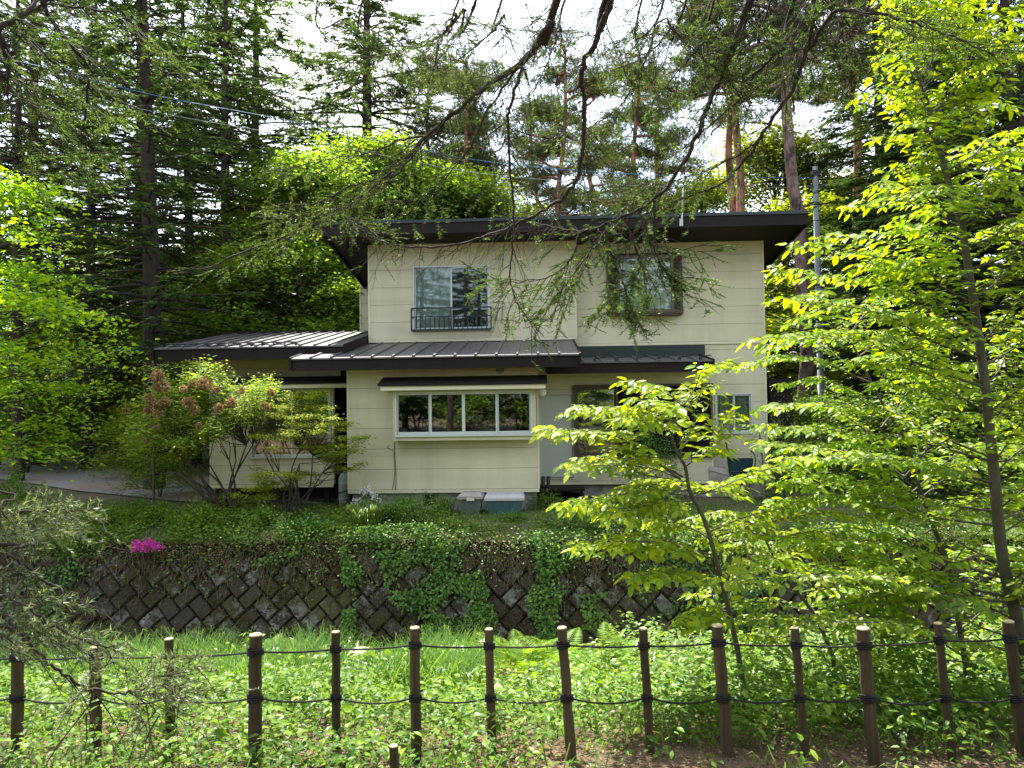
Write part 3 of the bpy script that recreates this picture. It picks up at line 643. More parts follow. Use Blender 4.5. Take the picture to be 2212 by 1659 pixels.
# main roof: falls away to the back
yF = 17.4; a0 = at(696, 505, yF); a1 = at(1746, 489, yF); xa, xb = a0[0], a1[0]
zb0 = (at(1000, 500, yF)[2] + at(1500, 493, yF)[2]) / 2; ht = .34; sl = -.15; yB = 27.0
mr_ = part('main_roof')
G = Geo(); G.box(xa, xb, yF, yF + .06, zb0, zb0 + ht - .08); ob('fascia', G, MT['brown'], mr_)
G = Geo(); G.box(xa - .01, xb + .01, yF - .03, yF + .10, zb0 + ht - .075, zb0 + ht); ob('fascia_cap', G, MT['green'], mr_)
G = Geo(); d = (yB - yF) * sl; G.hexa([(xa + .02, yF + .1, zb0 + .1), (xb - .02, yF + .1, zb0 + .1), (xb - .02, yB, zb0 + .1 + d), (xa + .02, yB, zb0 + .1 + d), (xa + .02, yF + .1, zb0 + ht - .08), (xb - .02, yF + .1, zb0 + ht - .08), (xb - .02, yB, zb0 + ht + d), (xa + .02, yB, zb0 + ht + d)]); ob('roof_slab', G, MT['soffit'], mr_)
for xx in (xa, xb):
    G = Geo(); G.hexa([(xx - .025, yF + .08, zb0), (xx + .025, yF + .08, zb0), (xx + .025, yB, zb0 + d), (xx - .025, yB, zb0 + d), (xx - .025, yF + .08, zb0 + ht), (xx + .025, yF + .08, zb0 + ht), (xx + .025, yB, zb0 + ht + d), (xx - .025, yB, zb0 + ht + d)]); ob('verge_board', G, MT['brown'], mr_)
G = Geo(); G.box(a0[0] + .35, XZ(778, 510, PU)[0] + .2, PU - .1, PU + .05, zb0 - .17, zb0 + .05); ob('beam', G, MT['soffit'], mr_)
G = Geo()
for i in range(30): xx = xa + .3 + i * (xb - xa - .6) / 29; G.box(xx - .025, xx + .025, yF - .01, yF + 1.0, zb0 + ht - .02, zb0 + ht + .03)
ob('roof_battens', G, MT['green'], mr_)
# antenna bracket on the fascia
an = part('antenna_mast'); p = at(1473, 486, yF - .06); G = Geo(); G.box(p[0] - .05, p[0] + .03, yF - .05, yF - .002, p[2] - .02, p[2] + .16); ob('bracket', G, MT['alu'], an)
G = Geo(); q = at(1475, 400, yF - .07); G.tube([p, q], .02, 8); ob('mast', G, MT['alu'], an)
# downpipe at the wing eave
G = Geo(); q = at(332, 765, E2 + .1); G.tube([q, (q[0], q[1], .05)], .03, 8); ob('downpipe', G, MT['bronze'], house)
# low annex roof seen right of the house
G = Geo(); p = at(1655, 835, PR + .5); G.box(p[0], p[0] + .8, PR + .3, PR + 1.5, p[2], p[2] + .18); G.box(p[0] + .1, p[0] + .7, PR + .5, PR + 1.4, 0, p[2]); ob('annex', G, MT['brown'], house)

n = 2600; X_ = rng.uniform(XZ(900, 770, E1)[0], XZ(1245, 770, E1)[0], n); t_ = rng.random(n); k = (np.sin(X_ * 14) > .1) | (rng.random(n) < .25); X_, t_ = X_[k], t_[k]; n = len(X_); p0 = at(940, 771, E1)[2]
G = Geo(); az = rng.uniform(0, 2 * PI, n); G.leaves(np.column_stack([X_, E1 + (PU - E1) * t_, p0 + (zU0 - .02 - p0) * t_ + rng.uniform(.012, .03, n)]), np.column_stack([np.cos(az), np.sin(az), .17 * np.sin(az)]), np.tile((0, -.17, 1.0), (n, 1)), rng.uniform(.03, .08, n), .012, 'leaf4'); ob('roof_needle_litter', G, MT['litter'], kind='stuff')
# ------------------------------------------------------------------ things beside the house
p = at(744, 1089, 16.75); gc = thing('gas_cylinder', 'grey gas cylinder standing by the left corner of the kitchen wall', 'gas cylinder', (p[0], 16.75, 0))
G = Geo(); G.tube([(0, 0, 0), (0, 0, .04), (0, 0, .045), (0, 0, .12), (0, 0, .66), (0, 0, .76), (0, 0, .81)], [.10, .10, .115, .13, .13, .10, .03], 20); ob('tank', G, MT['poly'], gc, smooth=True)
for z in (.2, .56): G = Geo(); G.tube([(0, 0, z), (0, 0, z + .012)], .134, 20); ob('weld_ring', G, MT['alu'], gc)
G = Geo(); G.tube([(0, 0, .8), (0, 0, .9)], .02, 8); G.tube([(0, 0, .84), (.09, .02, .84)], .015, 8); ob('valve', G, MT['bronze'], gc)
G = Geo(); a = np.linspace(0, 1.7 * PI, 16); G.tube(np.stack([.075 * np.cos(a), .075 * np.sin(a), .86 + 0 * a], 1), .02, 6); ob('collar', G, MT['poly'], gc)
fm = bpy.data.curves.new('lettering', 'FONT'); fm.body = 'LPガス'; fm.size = .07; fm.extrude = .0005
red = solid('red_print', (.35, .03, .02), var=.1); fm.materials.append(red)
fo = bpy.data.objects.new('lettering', fm); COL.objects.link(fo); bpy.context.view_layer.update()
fme = bpy.data.meshes.new_from_object(fo); bpy.data.objects.remove(fo); fo = bpy.data.objects.new('lettering', fme); COL.objects.link(fo); fo.parent = gc; fo.location = (-.02, -.133, .47); fo.rotation_euler = (PI / 2, 0, .15)
G = Geo(); G.hexa([(-.135, -.13, .31), (.135, -.13, .38), (.135, .0, .38), (-.135, 0, .31), (-.135, -.137, .335), (.135, -.137, .405), (.135, 0, .405), (-.135, 0, .335)]); ob('strap', G, MT['black'], gc)


def storage_box(px, py, Y, w, d, h, label, body, lid, ribs, taper=.06, dome=False, latch=False):
    p = at(px, py, Y); t = thing('storage_box', label, 'storage box', (p[0], Y, uz(p[0], Y) + 0.0), 'plastic boxes by the kitchen wall')
    G = Geo(); a, b = w / 2 - taper, w / 2
    G.hexa([(-a, -d / 2 + taper / 2, 0), (a, -d / 2 + taper / 2, 0), (a, d / 2, 0), (-a, d / 2, 0), (-b, -d / 2, h), (b, -d / 2, h), (b, d / 2, h), (-b, d / 2, h)]); ob('body', G, body, t)
    G = Geo(); e = .03; G.box(-b - e, b + e, -d / 2 - e, d / 2 + e, h + .002, h + .06)
    if dome: G.hexa([(-b - .01, -d / 2 - .01, h + .06), (b + .01, -d / 2 - .01, h + .06), (b + .01, d / 2, h + .06), (-b - .01, d / 2, h + .06), (-b + .06, -d / 2 + .06, h + .13), (b - .06, -d / 2 + .06, h + .13), (b - .06, d / 2 - .05, h + .13), (-b + .06, d / 2 - .05, h + .13)])
    else: G.hexa([(-b - e, -d / 2 - e, h + .06), (b + e, -d / 2 - e, h + .06), (b + e, d / 2 + e, h + .06), (-b - e, d / 2 + e, h + .06), (-b, -d / 2 + .08, h + .12), (b, -d / 2 + .08, h + .12), (b, d / 2, h + .13), (-b, d / 2, h + .13)])
    ld = ob('lid', G, lid, t)
    for i in range(ribs):
        x = -b + (i + .5) * 2 * b / ribs; G = Geo(); G.hexa([(x - .02, -d / 2 - e - .006, h + .01), (x + .02, -d / 2 - e - .006, h + .01), (x + .02, d / 2, h + .01), (x - .02, d / 2, h + .01), (x - .015, -d / 2 + .08, h + .135), (x + .015, -d / 2 + .08, h + .135), (x + .015, d / 2, h + .14), (x - .015, d / 2, h + .14)]); ob('rib', G, lid, ld)
    if latch: G = Geo(); G.box(-.07, .09, -d / 2 - .055, -d / 2 - .031, h - .03, h + .03); ob('latch', G, MT['trim'], t)


bx1 = solid('faded_green_plastic', (.085, .115, .10), rough=.6, var=.3, scale=3, stretch=(3, 1, .5), dirt=(.2, .19, .15)); bx2 = solid('dull_teal_plastic', (.045, .095, .105), rough=.6, var=.2, scale=3, stretch=(3, 1, .5), dirt=(.12, .12, .1), dirt_at=(.6, .8))
ld1 = solid('grey_lid_plastic', (.30, .27, .24), rough=.7, var=.25, scale=5); ld2 = solid('pale_grey_lid', (.42, .40, .39), rough=.65, var=.1)
storage_box(1018, 1100, 15.55, .50, .42, .33, 'dirty green storage box with domed grey lid beside the teal box', bx1, ld1, 0, dome=True, latch=True)
storage_box(1091, 1102, 15.5, .80, .42, .30, 'long teal storage box with ribbed pale grey lid', bx2, ld2, 7)
# ribbed bin and wheelbarrow
p = at(1556, 1032, 17.9); t = thing('compost_bin', 'grey ribbed plastic bin with sloped lid beside the shuttered wall', 'bin', (p[0], 18.1, 0))
G = Geo(); G.hexa([(-.24, -.22, 0), (.24, -.22, 0), (.24, .22, 0), (-.24, .22, 0), (-.27, -.24, .66), (.27, -.24, .5), (.27, .24, .5), (-.27, .24, .66)]); ob('body', G, ld1, t)
G = Geo(); G.hexa([(-.29, -.26, .662), (.29, -.26, .502), (.29, .26, .502), (-.29, .26, .662), (-.25, -.22, .76), (.2, -.22, .68), (.2, .22, .68), (-.25, .22, .76)]); ob('lid', G, ld1, t)
for i in range(6): G = Geo(); x = -.2 + i * .08; G.box(x - .012, x + .012, -.245, -.225, .02, .48); ob('rib', G, ld1, t)
p = at(1606, 1040, 17.7); t = thing('wheelbarrow', 'dark teal wheelbarrow tipped up against the right end wall', 'wheelbarrow', (p[0], 18.0, 0)); teal = solid('dark_teal_tray', (.012, .045, .055), rough=.5, var=.2)
G = Geo(); G.hexa([(-.26, -.05, .42), (.26, -.05, .42), (.2, .25, .48), (-.2, .25, .48), (-.31, -.12, .95), (.31, -.12, .95), (.22, .25, .86), (-.22, .25, .86)]); ob('tray', G, teal, t)
for s in (-1, 1):
    G = Geo(); G.tube(catmull([(s * .12, -.1, .02), (s * .24, -.13, .42), (s * .3, -.17, .62), (s * .34, -.16, .98), (s * .3, 0.05, 1.12)]), .017, 7); ob('handle', G, MT['black'], t)
G = Geo(); G.tube([(-.3, -.18, .62), (.3, -.18, .62)], .015, 6); G.tube([(-.27, -.15, .4), (.27, -.15, .4)], .015, 6); ob('crossbar', G, MT['black'], t)
a = np.linspace(0, 2 * PI, 17); G = Geo(); G.tube(np.stack([0 * a, -.02 + .15 * np.cos(a), .17 + .15 * np.sin(a)], 1), .03, 8, False); ob('tyre', G, MT['rope'], t)
G = Geo(); G.tube([(-.03, -.02, .17), (.03, -.02, .17)], .1, 12); ob('rim', G, MT['alu'], t)
for i, (a, b, lb) in enumerate((((1655, 1035), (1641, 940), 'thin black pole leaning near the right house corner'), ((1568, 955), (1590, 1030), 'thin dark rod leaning between the bin and the wheelbarrow'))):
    q0 = at(a[0], a[1], 17.6); q1 = at(b[0], b[1], 18.4); lo, hi = (q0, q1) if q0[2] < q1[2] else (q1, q0); lo = lo.copy(); lo[2] = 0
    G = Geo(); G.tube([lo, hi], .018, 6); ob('garden_pole', G, MT['black'], None, label=lb, cat='pole', group='poles leaning by the house')
# blue washing crate and pump bits left of the wing
p = at(460, 1068, 17.5); t = thing('plastic_crate', 'flat green plastic tray on the gravel left of the wing', 'tray', (p[0], 17.6, .02)); G = Geo(); G.box(-.3, .3, -.2, .2, 0, .02); G.box(-.3, .3, -.2, -.18, .02, .08); G.box(-.3, .3, .18, .2, .02, .08); G.box(-.3, -.28, -.18, .18, .02, .08); G.box(.28, .3, -.18, .18, .02, .08); ob('tray', G, bx1, t)

# ------------------------------------------------------------------ retaining wall of herringbone blocks
wall = thing('retaining_wall', 'mossy concrete block retaining wall laid in diagonal herringbone below the house', 'wall', (0, 12.5, -2.3))
wx0, wx1 = -14.0, 13.0; th = math.atan(WALL_K)
G = Geo(); off = .09
G.hexa([(wx0, wall_y(-2.6) + off, -2.6), (wx1, wall_y(-2.6) + off, -2.6), (wx1, 14.2, -2.6), (wx0, 14.2, -2.6), (wx0, wall_y(-.24) + off, -.24), (wx1, wall_y(-.24) + off, -.24), (wx1, 14.2, -.24), (wx0, 14.2, -.24)])
o = ob('wall_backing', G, MT['mortar'], wall); o.location = (0, -12.5, 2.3)
BL, BW = .43, .28
def block_mesh(i):
    r = np.random.default_rng(100 + i); G = Geo(); a, b = BL / 2 - .009, BW / 2 - .009; c = .022
    V = [(-a, -b, -.12), (a, -b, -.12), (a, b, -.12), (-a, b, -.12)]; V += [(-a, -b, -.01), (a, -b, -.01), (a, b, -.01), (-a, b, -.01)]
    V += [(x + r.normal(0, .006), y + r.normal(0, .006), .03 + r.uniform(-.012, .02)) for x, y in ((-a + c, -b + c), (a - c, -b + c), (a - c, b - c), (-a + c, b - c))]
    q = lambda k: [(k + j, k + (j + 1) % 4, k + 4 + (j + 1) % 4, k + 4 + j) for j in range(4)]
    G.add(V, q(0) + q(4) + [(8, 9, 10, 11)]); return G.mesh('block', MT['block'])
bms = [block_mesh(i) for i in range(5)]
nv = np.array([0, -math.cos(th), math.sin(th)]); uv = np.array([0, math.sin(th), math.cos(th)]); xv = np.array([1.0, 0, 0])
Hs = (WALL_Z1 - WALL_Z0 + .2) / math.cos(th); cand = []
c45 = math.sqrt(.5)
for i in range(-40, 60):
    for j in range(-40, 60):
        for kind in (0, 1):
            if kind == 0: cx_, cy_, ang = BL / 2, BW / 2, 0
            else: cx_, cy_, ang = BL + BW / 2, BW - BL / 2, PI / 2
            qx, qy = cx_ + i * BW + j * BL, cy_ + i * BW - j * BL
            u, v = (qx * c45 + qy * -c45), (qx * c45 + qy * c45)
            if -10.9 < u < 10.5 and .12 < v < Hs - .30: cand.append((u, v, ang - PI / 4 + PI / 2 if False else ang + PI / 4))
rest = Geo(); nblk = 0
for (u, v, ang) in cand:
    # (u, v) came from a -45 degree turn of the brick frame
    pos = np.array([u, WALL_Y0 - WALL_Z0 * 0 + .0, WALL_Z0 - .1]) ; pos = np.array([u, wall_y(WALL_Z0 - .1), WALL_Z0 - .1]) + uv * v + nv * (-.02 + rng.uniform(-.02, .02)); ang += rng.normal(0, .022)
    ca, sa = math.cos(ang), math.sin(ang)
    ex = xv * ca + uv * sa; ey = -xv * sa + uv * ca
    R = Matrix(((ex[0], ey[0], nv[0], pos[0]), (ex[1], ey[1], nv[1], pos[1] - 12.5), (ex[2], ey[2], nv[2], pos[2] + 2.3), (0, 0, 0, 1)))
    # brick long axis follows ex (the wall normal is handled by ex x ey = nv up to sign)
    if -8.7 < u < 4.3 and nblk < 298:
        b = bpy.data.objects.new('block', bms[nblk % 5]); COL.objects.link(b); b.parent = wall; b.matrix_local = R; nblk += 1
    else:
        me = bms[0]; V = np.array([(R @ Vector(vv.co))[:] for vv in me.vertices]); rest.add(V, [tuple(p.vertices) for p in me.polygons])
ob('blocks', rest, MT['block'], wall, kind='stuff')

# ------------------------------------------------------------------ rope fence
fence = thing('rope_fence', 'rope fence of round wooden posts with two sagging black ropes', 'fence', (0, 5.6, -.4))
posts = [((37, 1402), (38, 1640), 5.75, 24), ((207, 1398), (206, 1640), 5.7, 24), ((365, 1381), (370, 1635), 5.65, 19), ((552, 1372), (551, 1625), 5.3, 27), ((725, 1366), (727, 1622), 5.7, 18), ((896, 1357), (899, 1628), 5.5, 21),
         ((1056, 1360), (1063, 1630), 5.75, 18), ((1214, 1357), (1234, 1640), 5.5, 21), ((1389, 1359), (1405, 1630), 5.7, 18), ((1549, 1352), (1572, 1612), 5.65, 24), ((1717, 1357), (1739, 1632), 5.7, 17), ((1864, 1358), (1887, 1635), 5.6, 26), ((2026, 1347), (2056, 1628), 5.75, 17), ((2178, 1343), (2206, 1600), 5.75, 22), ((2345, 1345), (2385, 1600), 5.8, 20), ((-140, 1402), (-142, 1640), 5.8, 22)]
posts = sorted(posts, key=lambda q: q[0][0]); wraps = []
for (tp, bt, Y, wpx) in posts:
    a = at(*tp, Y); b = at(*bt, Y); b2 = b + (b - a) * .25; rad = wpx / F_PX * Y / 2; d = nrm(b2 - a)
    G = Geo(); n = 10; ts = np.linspace(0, 1, n); pts = a + (b2 - a) * ts[:, None]; pts[1:, 0] += rng.normal(0, .0025, n - 1)
    G.tube(pts, rad * (1 + .06 * ts + rng.normal(0, .02, n)), 14, cap=False); G.v[0] += rng.normal(0, .0012, G.v[0].shape)
    po = ob('post', G, MT['post'], fence, smooth=True); po.location = (0, -5.6, .4)
    G = Geo(); nn = -d; k = 14; e = nrm(np.cross(nn, (0, 1, 0))); f = np.cross(nn, e); an_ = np.arange(k) * 2 * PI / k
    ring = a + rad * (np.cos(an_)[:, None] * e + np.sin(an_)[:, None] * f); r2 = a + nn * .008 + rad * .9 * (np.cos(an_)[:, None] * e + np.sin(an_)[:, None] * f)
    G.add(np.vstack([ring, r2, a + nn * .009]), [(j, (j + 1) % k, k + (j + 1) % k, k + j) for j in range(k)]); G.f[3].append(np.array([(k + j, k + (j + 1) % k, 2 * k) for j in range(k)])); ob('post_top', G, MT['cut'], po)
    wp = []
    for py in (tp[1] + 36 if tp[1] < 1390 else tp[1] + 20, 1508):
        fr = (py - tp[1]) / (bt[1] - tp[1]); c = a + (b - a) * fr; G = Geo(); tt = np.linspace(0, 2 * PI * 3.2, 60)
        G.tube(c + (rad + .008) * (np.cos(tt)[:, None] * e + np.sin(tt)[:, None] * f) + (np.linspace(-.025, .03, 60) + .012 * np.sin(tt))[:, None] * nn, .0085, 5)
        ob('rope_wrap', G, MT['rope'], po); wp.append((c, rad))
    wraps.append(wp)
for i in range(len(posts) - 1):
    for lv in (0, 1):
        (c0, r0), (c1, r1) = wraps[i][lv], wraps[i + 1][lv]; ts = np.linspace(0, 1, 14); dd = nrm(c1 - c0)
        a = c0 + dd * r0; b = c1 - dd * r1; pts = a + (b - a) * ts[:, None]; pts[:, 2] -= (.012 + .03 * lv * rng.uniform(.5, 1.2)) * 4 * ts * (1 - ts)
        pts[:, 1] -= .01; G = Geo(); G.tube(pts, .0075 + .0012 * np.sin(ts * 200), 6); ro = ob('rope', G, MT['rope'], fence); ro.location = (0, -5.6, .4)
# short stake in front
a = at(850, 1612, 5.0); b = at(858, 1700, 5.0); st = thing('wooden_stake', 'short sawn-off round stake in front of the rope fence', 'stake', tuple(b)); G = Geo(); dz = a - b; G.tube([(0, 0, -.2), tuple(dz)], [.033, .031], 14, True); ob('stake', G, MT['post'], st); G = Geo(); G.tube([tuple(dz + (0, 0, .0005)), tuple(dz + (0, 0, .006))], .029, 14); ob('cut_top', G, MT['cut'], st)

exec_marks = None
# ------------------------------------------------------------------ vegetation generators
def rand_unit(n):
    v = rng.normal(size=(n, 3)); return nrm(v)


def conifer(H, R, clear, seed, droop=.25, dens=1.0, ncl=9, trunk_r=.26, matk='fir', low=0.12, lsz=.17):
    """trunk with limbs, and a crown of flat drooping sprays"""
    g = np.random.default_rng(seed); T = Geo(); C = Geo()
    zs = np.linspace(-.3, H, 14); off = np.cumsum(g.normal(0, .04, (14, 2)), 0); off[0] = 0
    axis = np.column_stack([off, zs]); T.tube(axis, trunk_r * (1 - np.clip(zs / H, 0, 1)) ** .75 + .015, 10)
    ax = lambda z: np.array([np.interp(z, zs, axis[:, 0]), np.interp(z, zs, axis[:, 1]), z])
    z = clear * H * .45
    while z < H * .985:
        full = z > clear * H
        nb = g.integers(4, 7) if full else g.integers(1, 3)
        for _ in range(int(nb)):
            u = (z - clear * H) / (H * (1 - clear)); prof = (1 - np.clip(u, 0, 1)) ** .55 * (low + (1 - low) * min(1, (u + .25) * 2.5)) if full else .55
            Lb = R * prof * g.uniform(.65, 1.15) + .25; az = g.uniform(0, 2 * PI); dh = np.array([math.cos(az), math.sin(az), 0])
            n = 7; t = np.linspace(0, 1, n); dr = droop * g.uniform(.6, 1.5)
            path = ax(z) + dh * (Lb * t)[:, None]; path[:, 2] += Lb * (.12 * t - dr * t ** 1.7 + .10 * t ** 4); path[1:, :2] += g.normal(0, .03 * Lb, (n - 1, 2)) * t[1:, None]
            T.tube(path, .035 * (Lb / 2.5) * (1 - t * .85) + .004, 4, cap=False)
            if not full and g.random() < .6: continue
            m = int(max(6, Lb * 10 * dens)); tt = g.uniform(.18, 1, m) ** .8
            P0 = np.column_stack([np.interp(tt, t, path[:, k]) for k in range(3)])
            side = np.where(g.random(m) < .5, -1, 1) * g.uniform(.4, 1.15, m); ca, sa = np.cos(side), np.sin(side)
            D = np.column_stack([dh[0] * ca - dh[1] * sa, dh[0] * sa + dh[1] * ca, g.uniform(-.28, .08, m)])
            TL = (.16 + .34 * Lb * (1 - tt) * .55 + .08) * g.uniform(.6, 1.3, m)
            s = np.linspace(.05, 1, ncl)
            P = (P0[:, None] + D[:, None] * (TL[:, None] * s[None])[..., None]); P[..., 2] -= (TL[:, None] * s[None] ** 2) * .15
            P = P.reshape(-1, 3); k = len(P)
            sd_ = np.tile(np.where(np.arange(ncl) % 2, 1, -1), m) * g.uniform(.3, 1.0, k)
            DD = np.repeat(D, ncl, 0); D2 = np.column_stack([DD[:, 0] * np.cos(sd_) - DD[:, 1] * np.sin(sd_), DD[:, 0] * np.sin(sd_) + DD[:, 1] * np.cos(sd_), DD[:, 2] + g.uniform(-.25, .15, k)])
            Nn = np.column_stack([g.normal(0, .35, k), g.normal(0, .35, k), np.ones(k)])
            C.leaves(P, D2, Nn, g.uniform(.55, 1.2, k) * lsz, g.uniform(.04, .07, k) * lsz / .17, 'leaf4', .1)
        z += g.uniform(.28, .5) * (1.0 if full else 2.2) * (H / 18) ** .3
    return T, C


def pine(H, seed, trunk_r=.25, clear=.5, R=3.4, lean=(0, 0), fork=None, npad=30):
    g = np.random.default_rng(seed); T = Geo(); C = Geo()
    zs = np.linspace(-.3, H, 16); w_ = np.cumsum(g.normal(0, .09, (16, 2)), 0); w_[0] = 0; ln = np.outer(zs / H, lean); axis = np.column_stack([w_ + ln, zs])
    T.tube(catmull(axis, 3), np.interp(np.linspace(0, 1, 46), [0, 1], [trunk_r, .06]), 12)
    for b in range(npad):
        z = H * (clear + (1 - clear) * (b + g.random()) / npad); az = g.uniform(0, 2 * PI); Lb = R * (1 - .5 * ((z / H - clear) / (1 - clear)) ** 2) * g.uniform(.5, 1.15)
        c = np.array([np.interp(z, zs, axis[:, 0]), np.interp(z, zs, axis[:, 1]), z]); dh = np.array([math.cos(az), math.sin(az), 0])
        pts = [c]; 
        for q in (1, 2, 3, 4): pts.append(c + dh * Lb * q / 4 + np.array([g.normal(0, .14), g.normal(0, .14), g.normal(0, .16) + .10 * q]))
        pts = catmull(pts, 4); T.tube(pts, np.linspace(.075 * trunk_r / .25, .012, len(pts)), 6, cap=False)
        for q in range(g.integers(5, 9)):
            k = int(g.uniform(.35, 1) * (len(pts) - 1)); base = pts[k]; tip = base + np.array([g.normal(0, .55), g.normal(0, .55), g.uniform(0, .45)]); T.tube([base, (base + tip) / 2 + g.normal(0, .06, 3), tip], [.018, .012, .006], 4, cap=False)
            m = 60; cc = tip + g.normal(0, 1, (m, 3)) * (.33, .33, .09); nd = 9
            P = np.repeat(cc, nd, 0); D = nrm(g.normal(size=(m * nd, 3)) + (0, 0, .55)); C.leaves(P, D, g.normal(size=(m * nd, 3)), g.uniform(.12, .2, m * nd), .022, 'tri')
    for q in range(10):
        z = H * g.uniform(.2, clear); az = g.uniform(0, 2 * PI); c = np.array([np.interp(z, zs, axis[:, 0]), np.interp(z, zs, axis[:, 1]), z]); L = g.uniform(.3, 1.3)
        T.tube([c, c + (math.cos(az) * L, math.sin(az) * L, .1 * L)], [.03, .01], 5)
    return T, C


def broadleaf(H, R, seed, clear=.25, trunk_r=.14, leaf=.14, nclump=70, per=170, flat=.35, lean=(0, 0), stems=1, shape='round', kind='leaf4'):
    g = np.random.default_rng(seed); T = Geo(); C = Geo()
    for s in range(stems):
        a0 = g.uniform(0, 2 * PI); sp = 0 if stems == 1 else R * .35
        zs = np.linspace(0, 1, 9); ax = np.column_stack([np.cos(a0) * sp * zs + lean[0] * zs, np.sin(a0) * sp * zs + lean[1] * zs, zs * H * .85]); ax[1:] += g.normal(0, .05, (8, 3)) * zs[1:, None] * H * .12; ax[0, 2] = -.2
        T.tube(ax, trunk_r / stems ** .5 * (1 - .85 * zs) + .01, 8)
        for c in range(nclump // stems):
            t = g.uniform(clear, 1) ; base = np.array([np.interp(t, zs, ax[:, k]) for k in range(3)]); az = g.uniform(0, 2 * PI)
            u = (t - clear) / (1 - clear); pr = math.sin(PI * min(.97, (.22 + .78 * u))) ** .7 if shape == 'round' else (1 - u) ** .6
            L = R * pr * g.uniform(.25, 1.05) + .1; tip = base + np.array([math.cos(az) * L, math.sin(az) * L, L * g.uniform(-.02, .45) + (.12 * H if u > .8 else 0)])
            mid = (base + tip) / 2 + g.normal(0, .05, 3) * L; T.tube([base, mid, tip], [.022 * H / 8, .012 * H / 8, .004], 4, cap=False)
            m = int(per * g.uniform(.6, 1.3)); sz = g.uniform(.3, .62) * (R / 2.5) ** .5
            P = tip + g.normal(0, 1, (m, 3)) * (sz, sz, sz * flat) ; P[:, 2] -= .12 * ((P[:, 0] - tip[0]) ** 2 + (P[:, 1] - tip[1]) ** 2) / sz
            az2 = g.uniform(0, 2 * PI, m); D = np.column_stack([np.cos(az2), np.sin(az2), g.uniform(-.5, .15, m)]); Nn = np.column_stack([g.normal(0, .45, m), g.normal(0, .45, m), np.ones(m)])
            C.leaves(P, D, Nn, g.uniform(.6, 1.15, m) * leaf, g.uniform(.5, .62, m) * leaf, kind)
    return T, C


def make_tree(name, gen, bark, leafm, label, cat, loc, group=None, rz=0, sc_=1.0, tilt=(0, 0), crown='crown'):
    t = thing(name, label, cat, loc, group, rz); t.scale = (sc_, sc_, sc_); t.rotation_euler = (tilt[0], tilt[1], rz)
    T, C = gen
    a = ob('trunk', T, MT[bark], t, smooth=True); b = ob(crown, C, MT[leafm], t)
    return t


def copy_thing(src, label, loc, rz, s, tilt=(0, 0), swap=None, barkm=None):
    c = src.copy(); COL.objects.link(c); c.location = loc; c.rotation_euler = (tilt[0], tilt[1], rz); c.scale = (s, s, s); c['label'] = label
    for ch in src.children:
        d = ch.copy(); COL.objects.link(d); d.parent = c
        if swap and ch.name.startswith('crown'):
            d.data = ch.data
            d.material_slots[0].link = 'OBJECT'; d.material_slots[0].material = MT[swap]
        if barkm and ch.name.startswith('trunk'):
            d.material_slots[0].link = 'OBJECT'; d.material_slots[0].material = MT[barkm]
    return c


def gpos(px, Y, py=700): p = at(px, py, Y); return (p[0], Y, 0.0)


# ---- firs behind and beside the house
FG = 'tall firs of the wood'
base = {}
specs = {'a': dict(H=23, R=4.6, clear=.16, seed=1, trunk_r=.36, dens=.55, lsz=.23), 'b': dict(H=21, R=4.0, clear=.28, seed=2, trunk_r=.22, droop=.3, lsz=.22, dens=.5), 'c': dict(H=23, R=4.6, clear=.22, seed=3, trunk_r=.26, droop=.2, lsz=.22, dens=.52), 'd': dict(H=13, R=3.8, clear=.04, seed=4, trunk_r=.16, droop=.3, low=.6, dens=1.1, lsz=.24)}
firs = [
    ('a', 333, 20.5, 0.3, 1.0, (0, -.02), 'thick dark fir trunk rising just left of the wing roof'),
    ('b', 183, 27, 1.2, 1.0, (0, .01), 'slim fir with bare lower trunk left of the thick trunked fir'),
    ('c', 298, 31, 2.2, 1.05, (0, 0), 'paler fir standing close behind the thick trunked fir'),
    ('b', 424, 29, 4.0, 1.05, (0, .015), 'slender fir between the thick trunk and the house'),
    ('c', 490, 26, 5.1, .82, (0, -.05), 'leaning fir rising behind the middle of the wing roof'),
    ('b', 38, 23, 3.1, .95, (0, 0), 'dark fir at the left edge beyond the driveway'),
    ('a', 74, 30, 2.0, .95, (0, 0), 'straight black trunked fir next to the left edge fir'),
    ('c', 556, 35, .6, 1.2, (0, 0), 'tall fir with pale upper trunk above the wing roof'),
    ('a', 800, 37, 1.7, 1.25, (0, 0), 'big dense fir towering behind the upper left corner of the house'),
    ('d', 265, 33, 0.9, .8, (0, 0), 'half grown fir beside the driveway bend'),
    ('c', 1905, 34, 1.4, 1.05, (0, 0), 'dark fir behind the utility pole'),
    ('a', 1960, 25, 2.6, .95, (0, 0), 'dense dark fir behind the young beech crown'),
    ('b', 2075, 29, .4, 1.05, (0, 0), 'narrow fir behind the beech trunk'),
    ('a', 2190, 23, 4.4, .95, (0, 0), 'dense fir at the right edge behind the beech'),
    ('c', 2330, 27, 3.4, 1.0, (0, 0), 'fir half hidden at the right picture edge'),
    ('d', 1880, 22.5, 3.9, .75, (0, 0), 'low dark fir close to the right house corner'),
    ('d', 2040, 19.5, 1.1, .8, (0, 0), 'low bushy fir on the terrace behind the beech trunk'),
    ('d', 2230, 17.5, 5.0, .85, (0, 0), 'low bushy fir on the terrace at the right edge'),
]
for (k, px, Y, rz, s, tl, lb) in firs:
    loc = gpos(px, Y)
    if k != 'd': s = (.57 * Y + 6.5) / 23 * (.95 + .1 * s)
    if k not in base: base[k] = make_tree('fir_tree', conifer(**specs[k]), 'barkd', 'fir', lb, 'fir tree', loc, FG, rz, s, tl)
    else: copy_thing(base[k], lb, loc, rz, s, tl)
